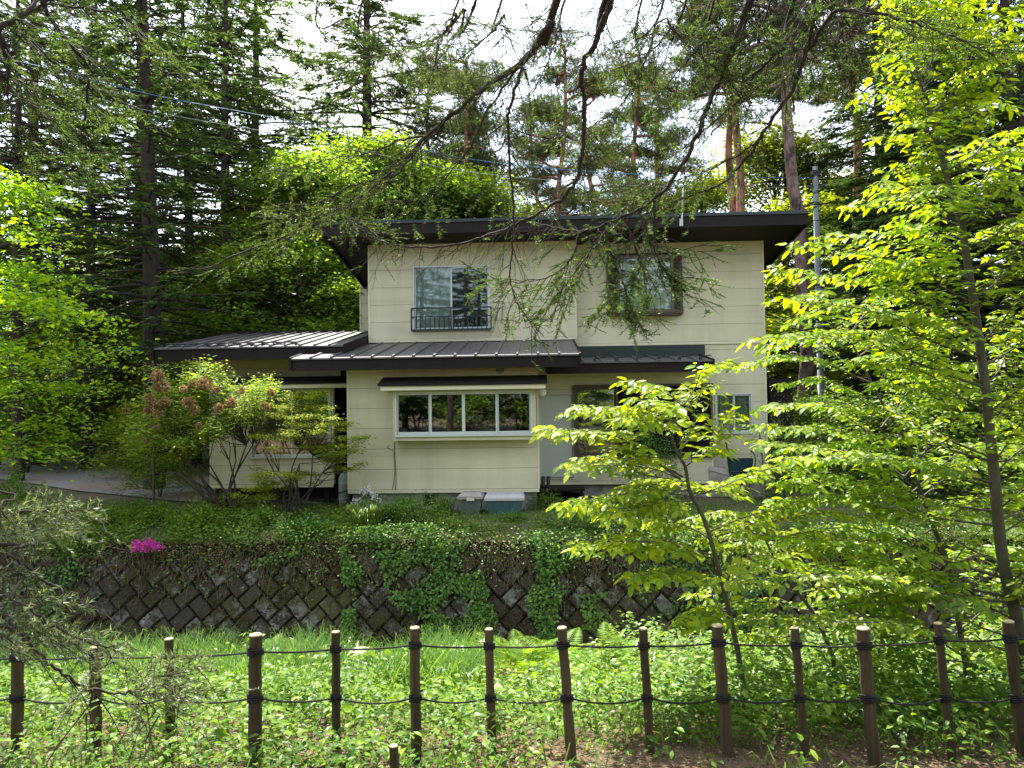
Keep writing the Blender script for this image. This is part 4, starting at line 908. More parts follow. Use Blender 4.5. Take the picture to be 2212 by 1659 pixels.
# ---- red pines
PG = 'red pines behind the roof'
pa = make_tree('red_pine', pine(22, 11, .27, .66, 3.6, npad=20), 'pinebark', 'pine', 'reddish pine trunk left of the forked pair above the roof', 'pine tree', gpos(1606, 28), PG, .3, .95, (0, -.045))
copy_thing(pa, 'reddish pine trunk right of the pair above the roof', gpos(1618, 28.6), 2.3, .97, (0, .03))
pb = make_tree('red_pine', pine(21, 12, .30, .60, 3.4, npad=22), 'pinebark2', 'pine', 'thick grey scaly pine just right of the house corner', 'pine tree', gpos(1737, 23.5), PG, 1.0, 1.0, (0, 0))
pc = make_tree('red_pine', pine(20, 13, .25, .40, 3.6, npad=30), 'pinebark', 'pine', 'pine with flat pads between the big dense fir and the crooked red pine', 'pine tree', gpos(1010, 37), PG, .9, 1.0)
copy_thing(pc, 'red pine with crooked limbs behind the middle of the main roof', gpos(1068, 33), 4.0, .9, (0, .05))
copy_thing(pc, 'pine far behind the hanging twigs above the roof centre', gpos(1290, 44), 2.0, 1.15, (0, 0), barkm='pinebark')
copy_thing(pa, 'pine with reddish upper trunk above the beech crown', gpos(1848, 29), 5.1, 1.0, (0, 0))
copy_thing(pc, 'distant pine above the antenna mast', gpos(1465, 48), 3.0, 1.2, (0, 0), barkm='pinebark')
copy_thing(pc, 'distant pine right of the big dense fir', gpos(1150, 50), 1.4, 1.2, (0, 0))
copy_thing(pc, 'pine with spreading flat pads above the railed window', gpos(985, 38), 2.9, 1.05, (0, .03))
copy_thing(pc, 'pine with flat pads behind the two hanging limbs', gpos(1215, 36), 5.0, 1.0, (0, 0), barkm='pinebark')
copy_thing(pc, 'pine between the antenna mast and the reddish pair', gpos(1400, 40), 3.6, 1.1, (0, -.03))
copy_thing(pb, 'pine behind the grey scaly pine', gpos(1690, 36), 4.2, 1.0, (0, 0))
# ---- broadleaved trees of the wood
BG = 'spring green broadleaf trees of the wood'
la = make_tree('broadleaf_tree', broadleaf(12.5, 4.6, 21, .22, .16, .20, 120, 230), 'bark', 'maple', 'green leafed tree behind the left part of the main roof', 'tree', gpos(880, 30), BG, .5, 1.02)
lb_ = make_tree('broadleaf_tree', broadleaf(9.5, 4.2, 22, .1, .13, .20, 110, 220, .3), 'bark', 'maple', 'green tree with thin dark trunks above the wing roof', 'tree', gpos(690, 28), BG, 1.5, 1.0)
bl = [
    ('a', 655, 25.5, 2.7, .92, 'maple', 'fresh green tree rising close behind the wing roof'),
    ('b', 560, 28, 4.7, 1.1, 'maple', 'fresh green tree left of the one close behind the wing roof'),
    ('a', 820, 29.5, 1.2, 1.08, 'maple', 'tall green tree behind the left corner of the main roof'),
    ('b', 930, 30, 3.3, 1.35, 'maple', 'rounded green tree behind the roof over the railing'),
    ('b', 430, 29, 1.3, .95, 'lime', 'yellow green tree low behind the left end of the wing roof'),
    ('b', 250, 31, 2.3, .9, 'maple', 'light green tree between the slim fir and the thick fir'),
    ('a', 1020, 31, 4.4, 1.0, 'maple', 'green tree behind the roof left of the crooked red pine'),
    ('a', 745, 33, 1.0, 1.05, 'maple', 'green leafed tree between wing roof and main roof, behind the overhang'),
    ('b', 590, 33, 2.2, 1.15, 'lime', 'yellow green tree glowing above the middle of the wing roof'),
    ('a', 985, 34, 3.0, 1.0, 'maple', 'green tree behind the roof above the railed window'),
    ('b', 1330, 37, .4, 1.05, 'maple', 'pale green tree behind the roof near the hanging branches'),
    ('a', 1520, 39, 2.0, 1.15, 'lime', 'yellow green tree behind the antenna mast'),
    ('a', 1680, 36, 4.2, 1.25, 'lime', 'bright yellow tree behind the pair of red pines'),
    ('b', 1730, 31, 5.2, 1.15, 'lime', 'green tree behind the right house corner'),
    ('b', 1820, 35, 3.2, 1.4, 'lime', 'yellow green tree beyond the utility pole'),
    ('a', 470, 41, 2.4, 1.0, 'lime', 'yellow tree far behind the left half of the wing roof'),
    ('b', 380, 37, .9, 1.1, 'lime', 'yellow green tree right of the thick fir trunk'),
    ('a', 240, 44, 3.9, 1.05, 'lime', 'yellow green tree beyond the driveway bend'),
    ('b', 90, 36, 4.4, 1.0, 'maple', 'small green tree left of the driveway'),
    ('b', -40, 27, 5.0, 1.0, 'maple', 'green tree at the left picture edge behind the maple'),
    ('a', 160, 52, 1.1, 1.3, 'lime', 'distant yellow tree beyond the left firs'),
    ('b', 330, 55, 1.6, 1.4, 'lime', 'distant yellow tree directly behind the thick fir'),
    ('a', 640, 52, 5.5, 1.5, 'lime', 'distant tall yellow tree over the wing roof'),
]
for (k, px, Y, rz, s, mk, lb) in bl: copy_thing({'a': la, 'b': lb_}[k], lb, gpos(px, Y), rz, s, swap=mk)
# understory bushes around the driveway
ua = make_tree('wood_bush', broadleaf(2.6, 1.6, 31, .05, .04, .13, 45, 130, .5, stems=3), 'bark', 'shrub', 'green bush left of where the driveway bends', 'bush', gpos(200, 31), 'bushes of the wood', 0, 1.0)
for (px, Y, rz, s, mk, lb) in [(345, 18.6, 2, .62, 'maple', 'round hedge bush beside the driveway behind the dried flower shrub'), (60, 26, 1, 1.1, 'shrub', 'dark green bush at the left end of the driveway'), (270, 37, 2, 1.2, 'maple', 'pale bush beyond the driveway bend'), (330, 27, 3, 1.0, 'shrub', 'bush at the foot of the thick fir trunk'), (395, 30, 4, 1.3, 'maple', 'light green bush behind the dried flower shrub'), (290, 23.5, 5, .75, 'maple', 'small bush on the driveway verge left of the dried flower shrub'), (0, 30, 5, 1.3, 'maple', 'pale green bush by the left picture edge'), (130, 33, .5, 1.0, 'maple', 'light bush between the black trunks'),
                               (1700, 21.5, 2, .9, 'shrub', 'dark bush right of the house corner'), (1800, 19.5, 3, .9, 'shrub', 'dark bush behind the lower beech leaves'), (1930, 18, 1, .9, 'shrub', 'dark bush on the terrace behind the beech'), (2090, 16.5, 4, 1.0, 'shrub', 'dark bush above the right end of the wall'), (2200, 15.5, 2, .9, 'maple', 'green bush at the right end of the terrace')]:
    copy_thing(ua, lb, gpos(px, Y), rz, s, swap=mk)
# far wood closing the view
G = Geo(); n = 46000; a = rng.uniform(-1.05, 1.05, n); r = rng.uniform(62, 85, n); P = np.column_stack([np.sin(a) * r, np.cos(a) * r, np.abs(rng.normal(0, 1, n)) * 2.6 + rng.uniform(0, 2, n) * (np.sin(a * 40) > -.3)])
az2 = rng.uniform(0, 2 * PI, n); G.leaves(P, np.column_stack([np.cos(az2), np.sin(az2), rng.uniform(-.5, .2, n)]), np.column_stack([rng.normal(0, .5, n), rng.normal(0, .5, n) - .4, np.ones(n)]), rng.uniform(.5, .9, n), .42, 'leaf4')
ob('far_woods', G, MT['maple'], kind='stuff', label='distant mass of green woodland closing the view', cat='woods')
# wood behind the photographer, seen in the panes
rg = 'firs across the road'
nth = ['outermost', 'second', 'third', 'fourth', 'fifth', 'sixth', 'seventh', 'eighth', 'ninth', 'last']
for i in range(10):
    c = copy_thing(base['d'], 'dense fir across the road, %s counted from the west' % nth[i], (-15 + 3.5 * i, -10.5 - 1.5 * (i % 2), .6), i * 1.3, 1.0 + .1 * (i % 3)); c['group'] = rg

for i in range(10):  # unseen bushes added to keep the sunny bare ground out of the panes
    c = copy_thing(ua, 'added green bush across the road, %s counted from the west' % nth[i], (-13 + 2.9 * i, -8.6 - .5 * (i % 3), .7), i * 2.1, 1.3 + .2 * (i % 3)); c['group'] = 'added bushes across the road'

# ---- shrub with dried flower heads
def stems_shrub(name, roots, tips, leafm, leaf, per, sz, label, cat, r0=.03, flat=.6, extra=None, group=None):
    """roots -> list of world points, tips -> world points; each tip joined to its nearest root by a crooked stem"""
    c = np.mean(roots, 0); t = thing(name, label, cat, tuple(c), group); S_ = Geo(); L_ = Geo(); rt = np.array(roots)
    tips = np.array(tips); kn = max(4, len(tips) // 9); nodes = tips[rng.permutation(len(tips))[:kn]]; nodes = nodes + (np.mean(roots, 0) - nodes) * .42
    for nd in nodes:
        b = rt[rng.integers(len(rt))]; pth = catmull([b, b + (nd - b) * .5 + rng.normal(0, .06, 3) + (0, 0, .08), nd], 5); S_.tube(pth - c, np.linspace(r0, r0 * .45, len(pth)), 6, cap=False)
    for tp in tips:
        b = nodes[np.argmin(np.linalg.norm(nodes - tp, axis=1))]; m1 = b + (tp - b) * .5 + rng.normal(0, .05, 3); pth = catmull([b, m1, tp], 4); S_.tube(pth - c, np.linspace(r0 * .4, .003, len(pth)), 4, cap=False)
        m = int(per * rng.uniform(.6, 1.3)); P = tp + rng.normal(0, 1, (m, 3)) * (sz, sz, sz * flat); az = rng.uniform(0, 2 * PI, m)
        L_.leaves(P - c, np.column_stack([np.cos(az), np.sin(az), rng.uniform(-.3, .5, m)]), np.column_stack([rng.normal(0, .5, m), rng.normal(0, .5, m) - .3, np.ones(m)]), rng.uniform(.6, 1.2, m) * leaf, rng.uniform(.4, .55, m) * leaf, 'leaf4')
    for tp in ():
        b = rt[np.argmin(np.linalg.norm((rt - tp)[:, :2] * (1, 1), axis=1) + rng.uniform(0, .3, len(rt)))]
        m1 = b + (tp - b) * .35 + rng.normal(0, .07, 3) + (0, 0, .12); m2 = b + (tp - b) * .7 + rng.normal(0, .08, 3); pth = catmull([b, m1, m2, tp], 4)
        S_.tube(pth - c, np.linspace(r0, .004, len(pth)), 5, cap=False)
        m = int(per * rng.uniform(.6, 1.3)); P = tp + rng.normal(0, 1, (m, 3)) * (sz, sz, sz * flat); az = rng.uniform(0, 2 * PI, m)
        L_.leaves(P - c, np.column_stack([np.cos(az), np.sin(az), rng.uniform(-.3, .5, m)]), np.column_stack([rng.normal(0, .5, m), rng.normal(0, .5, m), np.ones(m)]), rng.uniform(.6, 1.2, m) * leaf, rng.uniform(.4, .55, m) * leaf, 'leaf4')
    ob('stems', S_, MT['twig'], t, smooth=True); ob('leaves', L_, MT[leafm], t); return t, c


Yv = 15.1; roots = [at(x, 1112, Yv + rng.uniform(-.2, .2)) for x in (495, 505, 512, 480, 470)]
for r in roots: r[2] = 0
tips = [at(rng.uniform(275, 590), 0, Yv) for _ in range(0)]
def inside(px, py, poly):
    c = False; n = len(poly)
    for i in range(n):
        (x1, y1), (x2, y2) = poly[i], poly[(i + 1) % n]
        if (y1 > py) != (y2 > py) and px < (x2 - x1) * (py - y1) / (y2 - y1) + x1: c = not c
    return c
def sample_poly(poly, n):
    xs = [p[0] for p in poly]; ys = [p[1] for p in poly]; out = []
    while len(out) < n:
        x, y = rng.uniform(min(xs), max(xs)), rng.uniform(min(ys), max(ys))
        if inside(x, y, poly): out.append((x, y))
    return out
poly = [(285, 905), (305, 850), (335, 800), (390, 790), (440, 785), (480, 812), (560, 820), (600, 835), (595, 870), (560, 900), (545, 940), (500, 930), (470, 960), (430, 960), (400, 985), (330, 1000), (285, 985), (275, 950)]
tips = [at(x, y, Yv + rng.normal(0, .35)) for x, y in sample_poly(poly, 125)]
sh1, c0 = stems_shrub('flowering_shrub', roots, tips, 'fresh', .085, 150, .15, 'bright green shrub with brown dried flower heads left of the wing window', 'shrub', .028)
G = Geo(); n = 260; d = rand_unit(n); G.leaves(d * rng.uniform(.03, .085, n)[:, None], nrm(d + rng.normal(0, .5, (n, 3))), rng.normal(size=(n, 3)), .045, .035, 'leaf4'); hm = G.mesh('dried_flower_head', MT['dried'])
for (x, y, s) in [(341, 812, 1.1), (354, 834, 1.1), (340, 838, .8), (324, 860, .9), (356, 868, .9), (332, 874, 1.1), (320, 886, .8), (343, 894, .8), (272, 887, .6), (440, 830, 1.2), (414, 827, .6), (397, 840, .7), (407, 870, 1.1), (420, 884, .9), (472, 882, .9), (500, 870, .95), (467, 843, .7), (522, 844, .6), (339, 923, .6), (429, 919, .55), (316, 952, .5), (572, 878, .9), (585, 848, .7)]:
    o = bpy.data.objects.new('dried_flower_head', hm); COL.objects.link(o); o.parent = sh1; o.location = at(x, y, Yv - .8) - c0; o.scale = (s * 1.15, s * 1.15, s * 1.1); o.rotation_euler = (rng.uniform(0, 6), rng.uniform(0, 6), 0)
# ---- small yellow green tree
Yt = 14.95; roots = [at(x, 1112, Yt) for x in (624, 640, 652, 618)]
for r in roots: r[2] = -.02
polys = [[(560, 880), (640, 850), (700, 870), (730, 900), (700, 930), (600, 910)], [(530, 935), (640, 930), (720, 960), (620, 985), (560, 960)], [(700, 915), (805, 915), (790, 950), (770, 975), (720, 1000), (640, 980)], [(530, 1005), (600, 1020), (700, 1015), (690, 1050), (600, 1060), (530, 1040)], [(720, 985), (790, 1000), (760, 1030), (720, 1010)], [(500, 1060), (570, 1050), (590, 1080), (520, 1080)]]
tips = [at(x, y, Yt + rng.normal(0, .3)) for pl_, k in zip(polys, (34, 24, 42, 26, 8, 10)) for x, y in sample_poly(pl_, k)]
stems_shrub('small_tree', roots, tips, 'lime', .058, 110, .11, 'small yellow green layered tree in front of the wing window', 'small tree', .022, .25)

# ---- bushes along the wall top (pixel outline -> leafy mounds)
def mound(name, label, cat, px, py, Y, w, h, d, leafm, leaf, n, group=None, kind='leaf4', stems=True, droop=.0, zbase=None):
    p = at(px, py, Y); z0 = zbase if zbase is not None else float(uz(p[0], Y)) if Y > 13.4 else p[2]
    t = thing(name, label, cat, (p[0], Y, z0), group); L_ = Geo(); u = rand_unit(n); u[:, 2] = np.abs(u[:, 2]); r = rng.uniform(.55, 1.0, n)[:, None] * (1 + .25 * np.sin(u[:, :1] * 7 + u[:, 1:2] * 5))
    P = u * r * (w / 2, d / 2, h); P[:, 2] -= droop * np.clip(-P[:, 1], 0, None)
    D = nrm(u * (1, 1, .3) + rng.normal(0, .5, (n, 3))); L_.leaves(P, D, nrm(u * .4 + (0, 0, .8) + rng.normal(0, .35, (n, 3))), rng.uniform(.6, 1.2, n) * leaf, rng.uniform(.45, .65, n) * leaf, kind)
    if stems:
        S_ = Geo()
        for q in range(14):
            a = u[q] * (w / 2, d / 2, h) * .85; S_.tube([(0, 0, -.05), a * .5 + rng.normal(0, .02, 3), a], [.012, .008, .003], 4, cap=False)
        ob('stems', S_, MT['twig'], t)
    ob('leaves', L_, MT[leafm], t); return t


WG = 'low plants along the wall top'
for a in [(235, 1110, 14.3, 1.6, .45, .9, 'cover', .07, 1500, 'light green fern-like clump at the left end of the wall top'), (330, 1120, 14.6, 1.7, .4, 1.0, 'cover', .07, 1700, 'yellow green clump above the magenta azalea'), (300, 1080, 16.5, 1.1, .28, .8, 'shrub', .07, 900, 'dark green flat clump at the edge of the gravel'), (430, 1130, 14.0, 1.5, .5, .8, 'cover', .075, 1600, 'broad leaved clump on the wall top right of the azalea'),
          (470, 1090, 15.2, 1.9, .5, 1.0, 'shrub', .07, 2200, 'leafy green bush below the dried flower shrub'), (560, 1110, 14.4, 1.4, .42, .9, 'shrub', .07, 1500, 'mid green bush under the small layered tree'), (655, 1148, 13.75, 1.15, .42, .8, 'ivy', .085, 1100, 'dark rounded bush hanging over the wall top'), (820, 1140, 14.4, 1.0, .6, .8, 'ivy', .055, 1300, 'green bush behind the grass tuft on the wall top'), (905, 1125, 14.2, 1.2, .62, .8, 'shrub', .06, 1600, 'bright leafy bush left of the storage boxes'),
          (970, 1140, 13.9, 1.1, .26, .8, 'shrub', .055, 1400, 'leafy bush on the wall top below the domed box'), (1112, 1120, 14.6, .5, .2, .4, 'cover', .05, 500, 'small light clump in front of the teal box'), (1225, 1140, 14.0, 1.3, .45, .8, 'shrub', .055, 1500, 'loose green bush above the bare block patch'), (1320, 1150, 13.9, 1.4, .5, .9, 'ivy', .06, 1500, 'dark leafy bush behind the sapling stem'), (1430, 1140, 14.0, 1.6, .7, 1.0, 'ivy', .07, 1600, 'dark bush right of the sapling stem'), (1185, 1085, 16.0, .9, .4, .6, 'cover', .06, 900, 'weedy clump in front of the door step')]:
    mound('wall_top_plant', a[9], 'plant', a[0], a[1], a[2], a[3], a[4], a[5], a[6], a[7], a[8], WG, droop=.35)
# azalea
p = at(314, 1180, 13.1); t = thing('azalea', 'magenta azalea in flower on top of the block wall', 'azalea', (p[0], 13.1, p[2] - .08)); n = 500; u = rand_unit(n); u[:, 2] = np.abs(u[:, 2]); P = u * rng.uniform(.5, 1.08, n)[:, None] * (.27, .2, .17) * (1 + .25 * np.sin(u[:, :1] * 9))
G = Geo(); G.leaves(P, nrm(u + rng.normal(0, .4, (n, 3))), rng.normal(size=(n, 3)), .045, .04, 'leaf4'); ob('flowers', G, MT['pink'], t); G = Geo(); G.leaves(P * .8 - (0, 0, .05), u, rng.normal(size=(n, 3)), .04, .02, 'leaf4'); ob('leaves', G, MT['ivy'], t)
# white flowering plant by the cylinder
p = at(805, 1098, 15.4); t = thing('white_flowers', 'white flowering plant right of the gas cylinder', 'flowering plant', (p[0], 15.4, 0)); G = Geo(); S_ = Geo(); L_ = Geo()
for (x, y) in [(776, 1082), (782, 1060), (790, 1052), (798, 1064), (804, 1072), (812, 1075), (768, 1083), (818, 1082), (788, 1066), (794, 1056)]:
    q = at(x, y, 15.3) - np.array([p[0], 15.4, 0]); n = 26; G.leaves(q + rng.normal(0, .035, (n, 3)), rand_unit(n), rand_unit(n), .05, .035, 'leaf4'); S_.tube([(0, 0, 0), q * .6 + (.02, 0, 0), q], [.008, .006, .003], 4); n = 40; L_.leaves(q * rng.uniform(.2, .9, n)[:, None] + rng.normal(0, .05, (n, 3)), rand_unit(n), rand_unit(n), .07, .03, 'leaf4')
ob('flowers', G, MT['white'], t); ob('stems', S_, MT['twig'], t); ob('leaves', L_, MT['shrub'], t)


def blades(G, base, h, spread, wd, n, dirs=None):
    az = rng.uniform(0, 2 * PI, n); D = np.column_stack([np.cos(az) * spread, np.sin(az) * spread, np.ones(n)]); Nn = np.column_stack([-np.cos(az), -np.sin(az), np.full(n, .3)]) + rng.normal(0, .2, (n, 3))
    L = h * rng.uniform(.55, 1.15, n); S_ = nrm(np.cross(D, Nn)); D = nrm(D); out = np.column_stack([np.cos(az), np.sin(az), np.zeros(n)])
    w_ = (wd * rng.uniform(.7, 1.3, n))[:, None]; B = base
    p1 = B + D * (L * .5)[:, None]; p2 = B + D * (L * .85)[:, None] + out * (L * .18 * spread)[:, None] - np.array([0, 0, 1]) * (L * .06)[:, None]; p3 = p2 + out * (L * .25 * (spread + .2))[:, None] - np.array([0, 0, 1]) * (L * .10 * spread * 2)[:, None]
    V = np.stack([B - S_ * w_ / 2, B + S_ * w_ / 2, p1 - S_ * w_ / 2, p1 + S_ * w_ / 2, p2 - S_ * w_ * .3, p2 + S_ * w_ * .3, p3], 1).reshape(-1, 3); k = np.arange(n)[:, None] * 7
    G.add(V, np.concatenate([k + np.array([[0, 1, 3]]), k + np.array([[0, 3, 2]]), k + np.array([[2, 3, 5]]), k + np.array([[2, 5, 4]]), k + np.array([[4, 5, 6]])]))


# tall grass tufts on the terrace
for (px, py, Y, n, h, lb) in [(790, 1140, 14.0, 260, .7, 'arching dark grass tuft spilling over the wall top'), (880, 1098, 15.2, 160, .6, 'upright thin leaved tuft against the kitchen foundation'), (960, 1100, 15.2, 170, .55, 'tall grass tuft beside the domed storage box'), (850, 1120, 14.6, 180, .5, 'grass tuft between the white flowers and the leafy bush')]:
    p = at(px, py, Y); z0 = float(uz(p[0], Y)); t = Geo(); bs = rng.normal(0, .1, (n, 3)) * (1, 1, 0); blades(t, bs, h, .45, .016, n); ob('grass_tuft', t, MT['grass'], loc=(p[0], Y, z0), label=lb, cat='grass tuft', group='grass tufts on the terrace')
# lawn
n = 52000; X_ = rng.uniform(-12, 10, n); Y_ = 13.45 + rng.random(n) ** 1.4 * 5.5; keep = ~((X_ > xK0 - .05) & (X_ < xK1 + .05) & (Y_ > PK + .1)) & (Y_ < 17.6) & ~((X_ < -6.4) & (Y_ > 16.6) & (rng.random(n) < .8))
dn = np.sin(X_ * 1.7 + 1) * np.sin(Y_ * 2.1) + rng.normal(0, .5, n); keep &= dn > -.75; X_, Y_ = X_[keep], Y_[keep]; n = len(X_)
G = Geo(); B = np.column_stack([X_, Y_, uz(X_, Y_) - .01]); az = rng.uniform(0, 2 * PI, n); G.leaves(B, np.column_stack([np.cos(az) * .45, np.sin(az) * .45, np.ones(n)]), np.column_stack([-np.cos(az), -np.sin(az), .3 + 0 * az]), rng.uniform(.05, .13, n), .014, 'tri'); ob('lawn_grass', G, MT['grass'], kind='stuff')

# ---- creeper on the wall
def wall_pt(px, py):
    d = ray(px, py); # plane y = WALL_Y0 + (z-WALL_Z0)*K
    t = (WALL_Y0 + (CAM[2] - WALL_Z0) * WALL_K - CAM[1]) / (d[1] - WALL_K * d[2]); return CAM + d * t
IV = [('climbing_ivy', 'thick curtain of ivy hanging down the middle of the wall', [(770, 1140), (900, 1130), (1010, 1140), (1015, 1170), (985, 1200), (1040, 1230), (1060, 1290), (1075, 1340), (1060, 1385), (1000, 1380), (930, 1385), (880, 1330), (840, 1290), (830, 1230), (800, 1190)], 3600),
      ('climbing_ivy', 'narrow ivy strand left of the thick ivy curtain', [(738, 1180), (775, 1180), (790, 1250), (770, 1300), (765, 1390), (742, 1390), (745, 1290)], 520),
      ('climbing_ivy', 'ivy strand right of the bare diamond blocks', [(1130, 1150), (1260, 1145), (1280, 1190), (1240, 1230), (1215, 1290), (1200, 1380), (1150, 1390), (1140, 1290), (1165, 1240), (1150, 1190)], 1500),
      ('climbing_ivy', 'thin ivy patch below the sapling branches', [(1250, 1285), (1310, 1280), (1320, 1330), (1290, 1370), (1255, 1360)], 300),
      ('climbing_ivy', 'short ivy trail near the top left blocks', [(545, 1215), (600, 1195), (640, 1180), (650, 1200), (600, 1222), (560, 1230)], 150),
      ('climbing_ivy', 'dark ivy spread over the right part of the wall', [(1300, 1150), (1500, 1150), (1700, 1170), (1700, 1380), (1560, 1400), (1420, 1330), (1330, 1230)], 1300),
      ('climbing_ivy', 'ivy at the left end of the wall under the fir branch', [(90, 1180), (160, 1170), (190, 1230), (140, 1330), (60, 1380), (40, 1280)], 500)]
for (nm, lb, poly, n) in IV:
    q = sample_poly(poly, n * 2); q = [k for k in q if math.sin(k[0] * .055 + 1.3 * math.sin(k[1] * .04)) + math.sin(k[1] * .07 + k[0] * .02) + rng.normal(0, .45) > -.45][:n]; n = len(q)
    P = np.array([wall_pt(*k) for k in q]); P += nv * rng.uniform(.03, .16, n)[:, None]; o_ = P.mean(0); t = thing(nm, lb, 'ivy', tuple(o_), 'ivy on the wall'); az = rng.uniform(0, 2 * PI, n)
    G = Geo(); G.leaves(P - o_, np.column_stack([np.cos(az) * .7, -np.abs(np.sin(az)) * .3 - .3, np.sin(az) * .7 - .4]), nrm(nv + (0, 0, .5) + rng.normal(0, .45, (n, 3))), rng.uniform(.04, .085, n), rng.uniform(.035, .065, n), 'leaf6'); ob('leaves', G, MT['ivy'], t)
    S_ = Geo()
    for s in range(max(3, n // 90)):
        a = P[rng.integers(n)].copy(); a = a - nv * .02; pts = [a]
        for k in range(6): a = a + (rng.normal(0, .06), 0, -.13); a[1] = wall_y(a[2]) - .03; pts.append(a.copy())
        S_.tube(catmull(pts, 3) - o_, .006, 4, cap=False)
    ob('stems', S_, MT['twig'], t)
# moss, dead creeper and crumbs clinging to the blocks
n = 34000; X_ = rng.uniform(-9.5, 8, n); Z_ = rng.uniform(WALL_Z0, WALL_Z1 + .02, n); f = np.sin(X_ * 2.3 + 2 * np.sin(Z_ * 3)) + np.sin(X_ * 5.1 + Z_ * 4) * .7 + (Z_ - WALL_Z1) * -.2 + rng.normal(0, .5, n); k = (f > .25) | (Z_ > WALL_Z1 - .22 - .25 * np.sin(X_ * 2.2 + 1.5 * np.sin(X_ * .9)) - rng.random(n) * .3); X_, Z_ = X_[k], Z_[k]; n = len(X_)
G = Geo(); P = np.column_stack([X_, wall_y(Z_), Z_]) + nv * rng.uniform(.0, .045, n)[:, None]; az = rng.uniform(0, 2 * PI, n); G.leaves(P, np.column_stack([np.cos(az), -.3 + 0 * az, np.sin(az) - .3]), nv + rng.normal(0, .5, (n, 3)), rng.uniform(.02, .07, n), rng.uniform(.01, .03, n), 'leaf4')
ob('wall_moss', G, leafmat('dead_moss', (.02, .014, .006), (.05, .036, .014), (.085, .075, .02), .1, .0, (1, 1, 1), 2), kind='stuff')
# dry roots and stems hanging from the wall lip
S_ = Geo()
for s in range(900):
    x = rng.uniform(-9.5, 8); z = WALL_Z1 + rng.uniform(-.3, .1); pts = [np.array([x, wall_y(z) - .05, z])]
    L = rng.uniform(.1, .5) * (1 if rng.random() < .85 else 2.2)
    for k in range(4): z -= L / 4; x += rng.normal(0, .05); pts.append(np.array([x, wall_y(z) - rng.uniform(.03, .09), z]))
    S_.tube(pts, .0045, 3, cap=False)
ob('dry_stems', S_, solid('dry_stem', (.16, .12, .075), rough=.9, var=.3), kind='stuff', label='dry roots and stems hanging over the wall lip', cat='dry stems')

# ------------------------------------------------------------------ lower bank: ground cover
def cover_ok(x, y):
    """thin out over the bare soil strip near the camera at right"""
    bare = np.clip((x + .6) / 1.0, 0, 1) * np.clip((5.95 - y) / .35, 0, 1); return bare
def plants(n, xr, yr, leaf, hr, per, seedm, name, kind='leaf6', dens=None, power=1.0):
    X = rng.uniform(*xr, n); Y = yr[0] + (yr[1] - yr[0]) * rng.random(n) ** power; k = rng.random(n) > cover_ok(X, Y) * .93
    if dens is not None: k &= dens(X, Y) > rng.random(n)
    X, Y = X[k], Y[k]; n = len(X); H = rng.uniform(*hr, n) * (1 + .35 * np.sin(X * 2.1 + Y) * np.cos(Y * 1.7)); Z = gz(X, Y); lean = rng.normal(0, .06, (n, 2))
    C = np.column_stack([X + lean[:, 0], Y + lean[:, 1], Z + H]); a0 = rng.uniform(0, 2 * PI, n)
    G = Geo(); P = []; D = []; Nn = []; L = []
    for j in range(per):
        a = a0 + 2 * PI * j / per + rng.normal(0, .25, n); rad = leaf * rng.uniform(.1, .9, n); lvl = (j % 3) * .3 * H * rng.uniform(.3, 1, n)
        dh = np.column_stack([np.cos(a), np.sin(a), np.zeros(n)]); P.append(C + dh * rad[:, None] - np.column_stack([0 * lvl, 0 * lvl, lvl])); D.append(dh + np.column_stack([0 * a, 0 * a, rng.uniform(-.55, .25, n)])); Nn.append(dh * -.15 + (0, 0, 1) + rng.normal(0, .28, (n, 3))); L.append(leaf * rng.uniform(.6, 1.2, n))
    P, D, Nn, L = map(np.concatenate, (P, D, Nn, L)); G.leaves(P, D, Nn, L, L * rng.uniform(.5, .68, len(L)), kind); return ob(name, G, MT[seedm], kind='stuff')
def lip(n, yr, leaf, mk, name, zr, xr=(-10, 9)):
    X = rng.uniform(*xr, n); f = np.sin(X * 2.7) + np.sin(X * 6.1 + 1) * .6 + rng.normal(0, .5, n); X = X[f > -.5]; n = len(X); Y = rng.uniform(*yr, n); Z = np.where(Y > 13.45, uz(X, Y), -.2 - (13.45 - Y) / .42 * .8) + rng.uniform(*zr, n); az = rng.uniform(0, 2 * PI, n)
    G = Geo(); G.leaves(np.column_stack([X, Y, Z]), np.column_stack([np.cos(az), np.sin(az) - .5, rng.uniform(-.7, .2, n)]), np.column_stack([rng.normal(0, .4, n), rng.normal(0, .4, n) - .4, np.ones(n)]), leaf * rng.uniform(.6, 1.3, n), leaf * rng.uniform(.4, .65, n), 'leaf4'); ob(name, G, MT[mk], kind='stuff')
lip(4000, (13.0, 13.5), .06, 'shrub', 'terrace_edge_leaves', (-.38, .25)); lip(10000, (13.25, 14.2), .065, 'shrub', 'terrace_edge_leaves', (.0, .16)); lip(6000, (13.5, 15.0), .06, 'cover', 'terrace_edge_leaves', (.0, .16)); lip(2200, (13.1, 13.6), .05, 'litter', 'dry_edge_litter', (-.02, .1)); lip(9000, (13.4, 15.3), .07, 'cover', 'terrace_edge_leaves', (.05, .3), (-10, -3.2))
